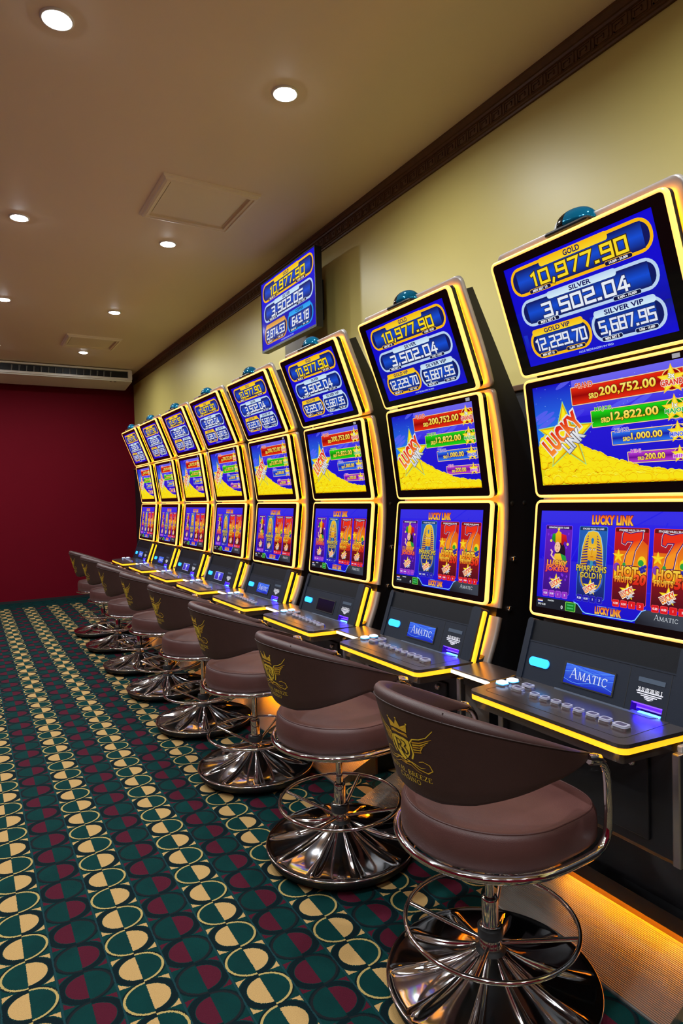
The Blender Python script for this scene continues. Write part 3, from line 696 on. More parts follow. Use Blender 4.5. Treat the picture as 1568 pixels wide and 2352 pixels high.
        for q in ((.044, -.036), (.036, -.040), (.050, -.044), (.042, -.048), (.052, -.032)): a.ell(cx+q[0], sy+q[1], .006, .006, (50, 60, 200), 6.5, n=10, col2=(20, 20, 120))
        a.ell(cx-.048, sy-.04, .012, .014, (130, 60, 190), 6); a.ell(cx-.022, sy-.030, .006, .006, (40, 160, 70), 6.4)
        a.text('HOT', cx-.008, Y(.548), H*.085, (250, 220, 70), 7, w=X(.125), bold=.05, outline=(110, 20, 10), ow=.06, col2=(240, 110, 20))
        a.text('FRUITS', cx-.021, Y(.622), H*.052, (250, 210, 70), 7, w=X(.105), bold=.05, outline=(110, 20, 10), ow=.06, col2=(240, 110, 20))
        a.text(nm, cx+.036, Y(.612), H*.085, (250, 100, 40), 7, w=X(.068), bold=.05, outline=(110, 20, 10), ow=.06, shear=.15, col2=(220, 30, 20))
        lucky_link_logo(a, cx-.004, Y(.73), H*.088, 8)
        stakes(x0+.002, x1-.005, (226, 24, 30))
    # lower strip
    bar = [(0, 0), (0, Y(.895)), (X(.285), Y(.895)), (X(.315), Y(.91)), (X(.352), Y(.972)), (X(.372), Y(.985)), (X(.672), Y(.985)), (X(.692), Y(.972)), (X(.728), Y(.885)), (X(.752), Y(.868)), (W, Y(.868)), (W, 0)]
    a.L = 4
    a.add(bar[:5]+[(X(.352), 0)], [(0, 5, 4, 3, 2, 1)], [(26, 34, 44)]*3+[(20, 26, 36)]*3); a.add([(X(.692), 0)]+bar[7:], [tuple(range(6))], [(22, 28, 38)]*3+[(58, 66, 78)]*3)
    a.stroke(bar[2:10], .0042, (40, 120, 250), 5, cap=False); a.stroke(bar[2:10], .0018, (170, 235, 255), 5.5, cap=False)
    for i, c in enumerate(((190, 30, 40), (240, 240, 240), (30, 60, 170))): a.rect(X(.012), Y(.915+.011*i+.011), X(.052), Y(.915+.011*i), c, 6)
    a.text('PUNTEN', X(.115), Y(.918), H*.014, (235, 240, 245), 6, bold=.02); a.text('SRD 0.00', X(.045), Y(.965), H*.018, (235, 240, 245), 6, bold=.02); a.text('0', X(.20), Y(.968), H*.034, (245, 245, 250), 6, bold=.02)
    a.rrect(X(.226), Y(.995), X(.30), Y(.905), .004, (150, 230, 90), 6); a.rrect(X(.23), Y(.991), X(.296), Y(.91), .003, (14, 130, 40), 7)
    for q in (.935, .965): a.rect(X(.24), Y(q+.006), X(.286), Y(q-.006), (70, 190, 110), 8)
    a.text('LUCKY LINK', X(.52), Y(.94), H*.058, (250, 110, 40), 6, w=X(.165), bold=.06, outline=(120, 40, 20), ow=.05, col2=(255, 205, 80))
    a.rect(X(.45), Y(.901), X(.51), Y(.897), (150, 200, 250), 6); a.rect(X(.52), Y(.901), X(.585), Y(.897), (70, 130, 240), 6)
    a.serif('AMATIC', X(.868), Y(.925), H*.036, (225, 232, 238), 6, w=X(.135), first=1.35)
    return a

def wave_picture(W, H, text=True):
    a = Art(W, H, .0001); rnd = random.Random(2)
    a.rect(0, 0, W, H, (70, 120, 250), 0, (16, 40, 190))
    for i in range(7):
        y = H*(.15+.75*rnd.random()); pts = [(W*t/10, y+H*.12*math.sin(t*.7+i)) for t in range(11)]
        a.stroke([(x, min(max(q, 0), H)) for x, q in pts], H*.03, (90, 150, 252) if i % 2 else (40, 80, 230), 1, cap=False)
    if text: a.serif('AMATIC', W*.5, H*.5, H*.40, (238, 244, 252), 2, w=W*.78, first=1.35)
    return a
def glass_picture(W, H):
    a = Art(W, H, .0001); a.rect(0, 0, W, H, (190, 195, 250), 0); a.rect(W*.04, H*.06, W*.96, H*.94, (70, 80, 235), 1, (60, 40, 190))
    a.poly([(W*.36, H*.82), (W*.64, H*.82), (W*.55, H*.5), (W*.52, H*.25), (W*.48, H*.25), (W*.45, H*.5)], (225, 240, 255), 2); a.rect(W*.4, H*.17, W*.6, H*.22, (200, 215, 250), 2)
    return a
def off_picture(W, H):
    a = Art(W, H, .0001); a.rect(0, 0, W, H, (16, 12, 44), 0, (10, 8, 20)); return a

# ------------------------------------------------------------------ slot machines
XO = 1.75
PA, PB, PC, PD = (1.6256, 2.2743), (1.7801, 1.8758), (1.8395, 1.4404), (1.7917, 1.0094)
PE, PF = (1.7917, 1.0035), (1.7186, .7949)
WM = .6616
def plane(p0, p1, lift=0.0):
    e = Vector((p1[0]-p0[0], 0, p1[1]-p0[1])); L = e.length; e.normalize(); n = Vector((-e.z, 0, e.x))
    M = Matrix((Vector((0, -1, 0)), e, n)).transposed().to_4x4(); M.translation = Vector((p0[0]-XO, 0, p0[1]))+n*lift
    return M, L
def cr_curve(pts, n=8):              # smooth curve through the profile points
    out = []
    P_ = [Vector(p) for p in pts]; P_ = [P_[0]*2-P_[1]]+P_+[P_[-1]*2-P_[-2]]
    for i in range(1, len(P_)-2):
        a, b, c, d = P_[i-1:i+3]
        for k in range(n):
            t = k/n; out.append(.5*((2*b)+(c-a)*t+(2*a-5*b+4*c-d)*t*t+(3*b-a-3*c+d)*t**3))
    out.append(P_[-2]); return out

def loft_panel(b, pts, hw, off, th, bev, corner0=0.0, corner1=0.0, mi=0):
    """panel following a side profile: pts in (x,z) from top to bottom, front face 'off' behind the profile"""
    s = [0]
    for p, q in zip(pts, pts[1:]): s.append(s[-1]+(q-p).length)
    tot = s[-1]; secs = []
    # extra rows at the rounded ends
    rows = sorted(set([round(x, 5) for x in s]+[round(corner0*(1-math.cos(t*PI/12)), 5) for t in range(7)]*bool(corner0)+[round(tot-corner1*(1-math.cos(t*PI/12)), 5) for t in range(7)]*bool(corner1)))
    for q in rows:
        k = max(i for i in range(len(s)) if s[i] <= q+1e-6); k = min(k, len(s)-2); t = (q-s[k])/(s[k+1]-s[k])
        p = pts[k].lerp(pts[k+1], t)
        i0, i1 = max(0, k-1), min(len(pts)-1, k+2); tg = (pts[i1]-pts[i0]).normalized(); n = Vector((tg.y, -tg.x))     # towards the player
        if n.x > 0: n = -n
        ins = 0; bv = bev
        if corner0 and q < corner0: c = 1-q/corner0; ins = corner0*(1-math.sqrt(max(0, 1-c*c)))
        if corner1 and q > tot-corner1: c = 1-(tot-q)/corner1; ins = corner1*(1-math.sqrt(max(0, 1-c*c)))
        U = hw-ins
        def pt(u, w_): v = p+n*(w_-off); return (v.x-XO, -u, v.y)
        sec = []
        prof = [(U, -th), (U, -bv)]+[(U-bv*(1-math.cos(a)), -bv*(1-math.sin(a))) for a in (PI/6, PI/3)]+[(U-bv, 0)]
        ring = [pt(u, w_) for u, w_ in prof]+[pt(-u, w_) for u, w_ in prof[::-1]]
        secs.append(ring)
    b.sweep(secs, smooth=True, mi=mi)

def build_machine():
    t = thing('slot_machine', '', 'slot machine', (XO, 0, 0), 'curved three-screen slot machines along the yellow wall')
    pic = [jackpot_picture, link_picture, games_picture]
    act = [(.08, .922, .09, .912), (.06, .921, .075, .895), (.045, .925, .094, .92)]
    curve = cr_curve([PA, PB, PC, PD, PF])
    # --- black cabinet body behind the trim
    fr = [(p.x+.075, p.y) for p in curve if p.y > .80]
    fr[0] = (fr[0][0]+.0, fr[0][1]-.012)
    rear = [(2.36, .0), (2.36, .75), (2.30, 1.20), (2.20, 1.44), (2.03, 1.80), (1.765, 2.285)]
    front_low = [(1.78, .80), (1.70, .79), (1.665, .74), (1.665, .43), (1.675, .412), (1.688, .412), (1.690, .428), (1.83, .428), (1.83, .10), (1.83, 0)]
    poly = [(x-XO, z) for x, z in fr+front_low+rear]
    b = MB(); b.map = lambda x, z, y: (x, y, z); b.prism(poly, -.322, .322); b.build('cabinet', M_body, t, bevel=.006)
    # --- screens
    for i, (p1, p0) in enumerate(((PA, PB), (PB, PC), (PC, PD))):
        M, L = plane(p0, p1); hw = WM/2; y0, y1 = .0035, L-.0035
        out = rr(-hw, y0, hw, y1, .024); rim = rr(-hw+.011, y0+.011, hw-.011, y1-.011, .016)
        b = MB(); b.prism(rr(-hw+.004, y0+.004, hw-.004, y1-.004, .022), -.040, -.009); b.prism(rr(-hw+.05, y0+.03, hw-.05, y1-.03, .02), -.066, -.040)
        sc = b.build('screen', M_blackgl, t); sc.matrix_local = M
        b = MB()                                             # glowing border: side band, rounded nose, front rim
        def off(d): return rr(-hw+d, y0+d, hw-d, y1-d, max(.004, .024-d))
        secs = []
        for d, z in ((.003, -.0175), (0, -.0165), (0, -.006), (.0016, -.0018), (.005, 0), (.009, -.0005), (.011, -.003)):
            secs.append([(x, y, z) for x, y in off(d)])
        b.sweep(secs, smooth=True, caps=False); b.build('led_border', M_led, sc)
        b = MB(); b.ring(off(.007), off(.022), -.0445, -.0405); b.build('back_light', M_back, sc)
        u0, u1, v0, v1 = act[i]
        X0, X1, Y1, Y0 = -hw+u0*WM, -hw+u1*WM, y0+(1-v0)*(y1-y0), y0+(1-v1)*(y1-y0)
        b = MB(); n_ = 24
        inner = []
        for x, y in off(.0105):      # square hole matched point for point
            inner.append((min(max(x, X0), X1), min(max(y, Y0), Y1)))
        b.ring(off(.0105), rr(X0, Y0, X1, Y1, .0006), -.0065, -.0022); b.build('bezel', M_blackgl, sc)
        if i == 1:
            b = MB(); b.box(X1-.034, X1-.010, Y1+.004, Y1+.017, -.0022, -.0018); b.build('sticker', mat('grey_paper_sticker', (190, 192, 198), .6), sc)
        a = pic[i](X1-X0, Y1-Y0); me = a.mesh('display'); me.materials.append(M_art)
        d = bpy.data.objects.new('display', me); COL.objects.link(d); d.parent = sc; d.location = (X0, Y0, -.0052)
    # --- pale trim around the screens, in two pieces, and the lower side plate
    b = MB(); up_ = [p for p in curve if p.y >= PB[1]-1e-4]; up_ = [up_[0]+(up_[0]-up_[1]).normalized()*.017]+up_
    loft_panel(b, up_, WM/2+.016, .057, .018, .006, .03, .02); b.build('upper_trim', M_trim, t)
    b = MB(); lo_ = [p for p in curve if PB[1]-.004 >= p.y >= .985]; lo_ = [Vector((PB[0]+.0008, PB[1]-.004))]+lo_
    loft_panel(b, lo_, WM/2+.016, .057, .018, .006, .02, 0); b.build('middle_trim', M_trim, t)
    b = MB(); lw = [p for p in curve if p.y < 1.02][:]
    lw = [p for p in lw if p.y <= .985]; lw = [Vector((lw[0].x+.004, .982))]+[Vector((p.x, p.y)) for p in lw[1:]]
    loft_panel(b, lw, WM/2+.016, .062, .022, .006); b.build('lower_trim', M_trim, t)
    # --- console
    M, L = plane(PF, PE); k = P
    b = MB(); hw = WM/2
    hx0, hx1, hy0, hy1 = .156*k, .270*k, .002, .037*k
    b.box(-hw+.03, hx0, 0, L*.62, -.03, 0); b.box(hx1, hw-.068, 0, L*.62, -.03, 0); b.box(hx0, hx1, hy1, L*.62, -.03, 0)
    con = b.build('console', M_dash, t); con.matrix_local = M
    b = MB(); b.box(-hw+.03, hw-.068, L*.62+.004, L-.004, -.03, -.003); b.build('upper_panel', M_dash2, con)
    b = MB(); b.prism(rr(-hw+.006, -.004, -hw+.0325, L, .012), -.045, .004); b.build('side_bar', M_dash, con, bevel=.003)
    b = MB(); b.prism(rr(hw-.0695, -.004, hw-.016, L, .016), -.045, .004); b.build('side_bar', M_dash, con, bevel=.003)
    b = MB(); b.box(-hw+.03, hw-.07, L*.62-.001, L*.62+.004, -.02, .0015); b.build('ledge', M_dash, con)
    b = MB(); b.box(.131*k, .133*k, .0, L*.61, -.001, .0006); b.box(.284*k, .286*k, .0, L*.61, -.001, .0006); b.build('joint', M_rubber, con)
    for s_ in (-1, 1):
        b = MB(); 
        b.box(s_*(hw-.008)-.007, s_*(hw-.008)+.007, -.012, L-.012, -.02, -.002)
        b.build('side_light', M_ledd, con, bevel=.005)
    b = MB(); b.box(hw-.045, hw-.032, .0, L-.012, -.058, -.050); b.build('back_light', M_back, con)
    b = MB(); b.prism(rr(-.318*k, .060*k, -.216*k, .096*k, .0155), -.001, .004); b.build('call_button', M_cyan, con, bevel=.003)
    Wd, Hd = .214*k, .074*k
    b = MB(); b.ring(rr(-.143*k, .027*k, .083*k, .113*k, .003), rr(-.137*k, .032*k, .077*k, .106*k, .001), -.002, .003); b.build('display_frame', M_rubber, con)
    a = wave_picture(Wd, Hd); me = a.mesh('small_display'); me.materials.append(M_art)
    d = bpy.data.objects.new('small_display', me); COL.objects.link(d); d.parent = con; d.location = (-.137*k, .032*k, .0006)
    b = MB(); b.prism(rr(.168*k, .108*k, .266*k, .124*k, .002), 0, .0012); b.build('card_slot', mat('slate_plastic', (62, 76, 92), .4), con)
    a = Art(.1*k, .05*k, .0001); a.text('20 50 100 200 500  S', .05*k, .036*k, .011, (235, 235, 240), 1, w=.088*k, bold=.02)
    for i_, (w_, y_) in enumerate(((.098, .026), (.090, .019), (.060, .013), (.034, .008))): a.rect((.05-w_/2)*k, y_*k, (.05+w_/2)*k, (y_+.0035)*k, (225, 225, 235), 1)
    a.poly([(.034*k, .006*k), (.066*k, .006*k), (.05*k, .001*k)], (225, 225, 235), 1)
    me = a.mesh('note_label'); me.materials.append(M_print); d = bpy.data.objects.new('note_label', me); COL.objects.link(d); d.parent = con; d.location = (.166*k, .048*k, .0006)
    b = MB()
    b.box(hx0, hx1, hy1-.002, hy1, -.045, -.001); b.box(hx0, hx1, -.006, hy0, -.045, .0); b.box(hx0-.002, hx0, 0, hy1, -.045, -.001); b.box(hx1, hx1+.002, 0, hy1, -.045, -.001); b.box(hx0, hx1, 0, hy1, -.047, -.043)
    b.box(hx0+.012, hx1-.004, hy1*.50, hy1*.62, -.043, -.012)
    b.build('note_slot', M_violet, con)
    b = MB(); b.prism([(hx0+.02, hy0), (hx1-.006, hy0), (hx1-.006, hy0+.008), (hx0+.028, hy0+.008)], -.02, -.004); b.build('slot_light', M_cyanw, con)
    b = MB(); b.box(hx0+.004, hx1-.004, hy1-.004, hy1-.0022, -.036, -.004); b.build('slot_light', M_blue, con)
    # --- button deck
    xf, xb = 1.4652-XO, 1.735-XO; yf_, yb_ = .3030, .3300
    def deck(d):
        r = .03; pts = []
        c = [(xf+d, -yf_+d), (xf+d, yf_-d)]
        for cx, cy, a0 in ((xf+r, -yf_+r, 180), (xf+r, yf_-r, 90)):
            for i_ in range(7):
                a_ = math.radians(a0+(90*i_/6 if a0 == 180 else 90-90*i_/6+0))
                if a0 == 180: pts.append((cx+(r-d)*math.cos(a_), cy+(r-d)*math.sin(a_)))
                else:
                    a_ = math.radians(180-90*i_/6); pts.append((cx+(r-d)*math.cos(a_), cy+(r-d)*math.sin(a_)))
        # first corner goes 180..270, reverse it so the outline runs from -y side round the front to +y side
        A_, B_ = pts[:7][::-1], pts[7:]
        return [(xb, -yb_+d)]+A_+B_+[(xb, yb_-d)]
    b = MB(); b.prism(deck(0), .785, .796); b.prism(deck(.02), .736, .768)
    dk = b.build('button_deck', M_deck, t, bevel=.002)
    b = MB(); b.prism(deck(.0015), .7675, .7855); b.build('edge_light', M_ledd, dk)
    b = MB(); o_ = rr(xf+.04, -yf_+.035, xb+.02, yf_-.035, .02); i__ = rr(xf+.0412, -yf_+.0362, xb+.0188, yf_-.0362, .019); b.ring(o_, i__, .7962, .7965); b.build('groove', M_rubber, dk)
    b = MB(); b.prism([(xb-.002, -.235), (xb-.03, -.215), (xb-.03, .14), (xb-.002, .16)], .796, .7975); b.build('inlay', mat('slate_inlay', (70, 78, 92), .4), dk)
    btn = [(1.818, .309, 0), (1.873, .308, 0), (1.817, .224, 1), (1.870, .222, 1), (1.809, .132, 2), (1.808, .083, 2), (1.807, .031, 2), (1.803, -.022, 2), (1.798, -.075, 2), (1.800, -.130, 3), (1.797, -.183, 3), (1.790, -.246, 4)]
    for x, y, kd in btn:
        cx, cy = x*k-XO-.004, y*k
        sx, sy, r = [(.019, .0205, .012), (.015, .023, .008), (.0135, .0165, .008), (.0155, .019, .009), (.018, .024, .010)][kd]
        b = MB(); b.prism(rr(cx-sx, cy-sy, cx+sx, cy+sy, r), .796, .801, 0); b.prism(rr(cx-sx*.97, cy-sy*.97, cx+sx*.97, cy+sy*.97, r), .801, .803, 2 if kd == 0 else 0)
        b.prism(rr(cx-sx*.9, cy-sy*.9, cx+sx*.9, cy+sy*.9, r*.9), .803, .8085, 1)
        if kd: b.prism(rr(cx-sx*.55, cy-sy*.6, cx+sx*.55, cy+sy*.6, r*.5), .8085, .8088, 3)
        b.build('button', [M_chrome, M_capw if kd == 0 else M_cap, M_capring, mat('button_label', (70, 66, 90), .4) if kd == 1 else bpy.data.materials.get('button_label') or M_dash], dk, bevel=.0012)
    # --- lower front, corner strips, locks, foot plate
    for s_ in (-1, 1):
        b = MB(); b.box(1.640-XO, 1.668-XO, s_*.332-.012, s_*.332+.012, .43, .745); b.build('corner_strip', M_steel, t, bevel=.004)
        b = MB(); b.box(1.668-XO, 1.80-XO, s_*.326-.008, s_*.326+.008, .44, .76); b.build('side_plate', M_trim, t, bevel=.004)
    b = MB(); b.box(1.655-XO, 1.667-XO, -.24, .24, .46, .70); b.build('service_door', M_body, t, bevel=.004)
    def lock(x, y, z, d):
        b = MB(); 
        if d == 'x': b.map = lambda a, c, e: (x-e, y+a, z+c)
        else: b.map = lambda a, c, e: (x+a, y-e, z+c)
        b.lathe([(.013, 0), (.013, .006), (.009, .011), (.006, .0115), (.004, .009), (.0001, .009)], 16); b.build('lock', M_chrome, t)
    lock(1.655-XO, -.19, .675, 'x'); lock(1.655-XO, .235, .70, 'x')
    lock(1.96-XO, -.322, 1.19, 'y'); lock(1.93-XO, -.322, .985, 'y')
    for xx in (1.96, 2.03):
        b = MB(); b.map = lambda a, c, e: (xx-XO+a, -.322-e, 1.42+c); b.lathe([(.011, 0), (.011, .0015), (.0001, .0012)], 16); b.build('hole_plug', M_rubber, t)
    ribs = mat('ribbed_metal_plate', (165, 158, 150), .33, .7)
    nt = ribs.node_tree; tc = nt.nodes.new('ShaderNodeTexCoord'); wv = nt.nodes.new('ShaderNodeTexWave'); wv.inputs['Scale'].default_value = 60; wv.bands_direction = 'X'
    bp = nt.nodes.new('ShaderNodeBump'); bp.inputs['Strength'].default_value = 1.0; bp.inputs['Distance'].default_value = .004
    nt.links.new(tc.outputs['Object'], wv.inputs[0]); nt.links.new(wv.outputs[0], bp.inputs['Height']); nt.links.new(bp.outputs[0], nt.nodes['Principled BSDF'].inputs['Normal'])
    b = MB(); b.map = lambda x, z, y: (x-XO, y, z)
    b.prism([(1.575, 0), (1.575, .010), (1.80, .098), (1.815, .098), (1.815, 0)], -.335, .335); b.build('foot_plate', ribs, t, bevel=.002)
    b = MB(); b.box(1.815-XO, 1.828-XO, -.335, .335, .0, .175); b.build('riser', mat('brown_riser', (96, 70, 46), .5), t)
    b = MB(); b.box(1.790-XO, 1.829-XO, -.335, .335, .160, .19); b.box(1.786-XO, 1.790-XO, -.335, .335, .138, .19); b.build('foot_light_cover', M_black, t)
    b = MB(); b.box(1.797-XO, 1.810-XO, -.33, .22, .152, .1599); b.build('foot_light', mat('amber_foot_light', (255, 160, 20), .4, emit=(255, 156, 8), es=110), t)
    # --- beacon on the top
    M, L = plane(PB, PA)
    b = MB(); x, z = PA[0]+.052-XO, PA[1]+.012
    def ell(b, ax, ay, az, y0, y1, mi, n=18):
        secs = []
        for i_ in range(n+1):
            tt = y0+(y1-y0)*i_/n; q = math.sqrt(max(0.0004, 1-(tt/ay)**2))
            secs.append([(x+ax*q*math.cos(a_), tt, z+.008+az*q*max(0, math.sin(a_))) for a_ in [PI*j/14 for j in range(15)]])
        b.sweep(secs, closed_sec=True, mi=mi, smooth=True)
    b.box(x-.050, x+.050, -.083, .083, z-.01, z+.006); be = b.build('beacon', M_black, t, bevel=.008)
    b = MB(); ell(b, .046, .078, .054, -.0775, .012, 0); b.build('lens', M_dome, be)
    b = MB(); ell(b, .0465, .0785, .0545, .012, .040, 0, 6); b.build('collar', M_blackgl, be)
    b = MB(); ell(b, .045, .077, .053, .040, .0765, 0, 8); b.build('clear_end', M_domeb, be)
    return t

MACH = ['slot machine nearest the camera, cut off by the right edge of the photo',
        'second slot machine from the right of the photo, with a lit blue console display',
        'third slot machine from the right, its small console display switched off and dark',
        'fourth slot machine from the right, lit blue lettering on its console display',
        'fifth slot machine from the right, nearer of two showing a white glass symbol',
        'sixth slot machine from the right, farther of two showing a white glass symbol',
        'second farthest slot machine, next to the last one before the dark red wall',
        'farthest slot machine of the row, standing closest to the dark red end wall']
YC = [1.5665*P+i*P for i in range(8)]; YC[0] -= .010
m0 = build_machine(); m0['label'] = MACH[0]; m0.location.y = YC[0]
ms = [m0]+[dup(m0, (XO, YC[i], 0), MACH[i]) for i in range(1, 8)]
def swap_display(mach, fn):
    for c in mach.children:
        for g in c.children:
            if g.name.startswith('small_display'):
                a = fn(.214*P, .074*P); me = a.mesh('small_display'); me.materials.append(M_art); g.data = me
swap_display(ms[2], off_picture); swap_display(ms[4], glass_picture); swap_display(ms[5], glass_picture)

# ------------------------------------------------------------------ shelves bridging the gaps between the button decks
sh0 = None
SH = ['nearest and second', 'second and third', 'third and fourth', 'fourth and fifth', 'fifth and sixth', 'sixth and seventh', 'seventh and farthest']
for i in range(7):
    lb = 'dark shelf with glowing white edge between the '+SH[i]+' slot machines'
    y = (YC[i]+YC[i+1])/2
    if sh0 is None:
        sh0 = thing('gap_shelf', lb, 'shelf', (1.70, y, .78), 'narrow shelves between the slot machines')
        b = MB(); b.box(-.098, .068, -.105, .105, 0, .014); b.build('shelf_board', M_deck, sh0, bevel=.002)
        b = MB(); b.box(-.102, -.0975, -.105, .105, -.004, .008); b.build('edge_light', M_white_led, sh0)
        b = MB(); b.box(-.06, .068, -.08, .08, -.05, 0); b.build('bracket', M_black, sh0)
    else: dup(sh0, (1.70, y, .78), lb)

# ------------------------------------------------------------------ wall television
def television():
    y0, y1, z0, z1, x = 4.58*P, 5.672*P, 1.375*P+HC, 2.025*P+HC, 2.2
    yc, zc = (y0+y1)/2, (z0+z1)/2; W, H = y1-y0, z1-z0
    t = thing('television', 'wall television showing blue jackpot amounts above the fourth slot machine', 'television', (x, yc, zc))
    M = Matrix(((0, 0, -1), (-1, 0, 0), (0, 1, 0))).to_4x4()
    b = MB(); b.prism(rr(-W/2, -H/2, W/2, H/2, .004), -.055, -.003); b.prism(rr(-W/2+.15, -H/2+.1, W/2-.15, H/2-.1, .01), -.075, -.055)
    o = b.build('case', M_black, t, bevel=.003); o.matrix_local = M
    a = jackpot_picture(W-.016, H-.026, True); me = a.mesh('screen'); me.materials.append(M_art)
    d = bpy.data.objects.new('screen', me); COL.objects.link(d); d.parent = t; d.matrix_local = M @ Matrix.Translation((-W/2+.008, -H/2+.018, -.0026))
    b = MB(); b.ring(rr(-W/2, -H/2, W/2, H/2, .004), rr(-W/2+.007, -H/2+.017, W/2-.007, H/2-.007, .001), -.004, .001); o = b.build('bezel', M_black, t); o.matrix_local = M
    b = MB(); b.box(.07, XW-x-.005, -.2, .2, -.08, -.04); b.box(.07, XW-x-.005, -.2, .2, .04, .08); b.box(XW-x-.016, XW-x-.004, -.22, .22, -.15, .15); b.box(.06, .09, -.12, -.09, -.18, .18); b.box(.06, .09, .09, .12, -.18, .18)
    b.build('wall_bracket', M_black, t)
television()

# ------------------------------------------------------------------ stools
def emblem_art():
    a = Art(1, 1, 1)
    Y1, Y2, Y3 = (240, 204, 56), (196, 146, 36), (222, 178, 46); DK = (52, 34, 18)
    # shield
    sh = [(0, .36), (.14, .37), (.29, .31), (.30, .10), (.25, -.18), (.13, -.36), (0, -.47)]
    full = sh+[(-x, y) for x, y in sh[::-1][1:-1]]
    a.poly(full, Y1, 1)
    rb = [[(-.16, .22), (-.16, -.16)], [(-.20, .24), (-.05, .22), (.0, .12), (-.06, .03), (-.14, .02)], [(-.08, .02), (.0, -.12), (.02, -.26), (.10, -.36)],
          [(.03, .25), (.14, .22), (.17, .12), (.10, .03), (.17, -.04), (.20, -.14), (.13, -.22), (.06, -.19)]]
    for p in rb: a.stroke(p, .042, DK, 2)
    # crown
    a.poly([(-.30, .43), (0, .47), (.30, .43), (.28, .54), (0, .58), (-.28, .54)], Y2, 1)
    cr = [(-.29, .60), (-.33, .90), (-.20, .72), (-.11, .70), (0, .98), (.11, .70), (.20, .72), (.33, .90), (.29, .60), (0, .63)]
    a.L = 1; a.add([(0, .66)]+cr, [(0, (i+1) % 10+1, i+1)[::1] for i in range(10)], [Y3]*11)
    for x, y in ((-.33, .92), (0, 1.0), (.33, .92)): a.ell(x, y, .028, .028, Y1, 1, n=10)
    for s in (-1, 1):
        def q(p): return [(s*x, y) for x, y in p]
        a.stroke(q([(.30, -.30), (.37, -.12), (.355, .10), (.33, .28), (.42, .43), (.62, .50), (.82, .64), (1.0, .92)]), .055, Y1, 1, w2=.016)
        for i in range(5):
            y0 = .27-.085*i; x1 = .95-.085*i
            a.stroke(q([(.42, y0+.05), (.62, y0+.11), (x1, y0+.34-.03*i)]), .066-.006*i, Y3 if i % 2 else Y2, 1, w2=.016)
        a.stroke(q([(.03, -.53), (.22, -.46), (.45, -.62), (.72, -.66), (.86, -.52), (.80, -.34), (.62, -.28), (.50, -.34)]), .045, Y3, 1, w2=.018)
        a.stroke(q([(.10, -.44), (.30, -.46), (.52, -.54), (.66, -.50)]), .034, Y1, 1, w2=.012)
        a.stroke(q([(.02, -.60), (.20, -.58), (.38, -.70), (.52, -.74)]), .040, Y2, 1, w2=.012)
    a.poly([(-.1, -.50), (.1, -.50), (0, -.64)], Y2, 1.2)
    a.serif('ROYAL BREEZE', 0, -.90, .17, Y1, 1, w=1.62)
    a.serif('CASINO', 0, -1.14, .17, Y1, 1, w=.86)
    return a

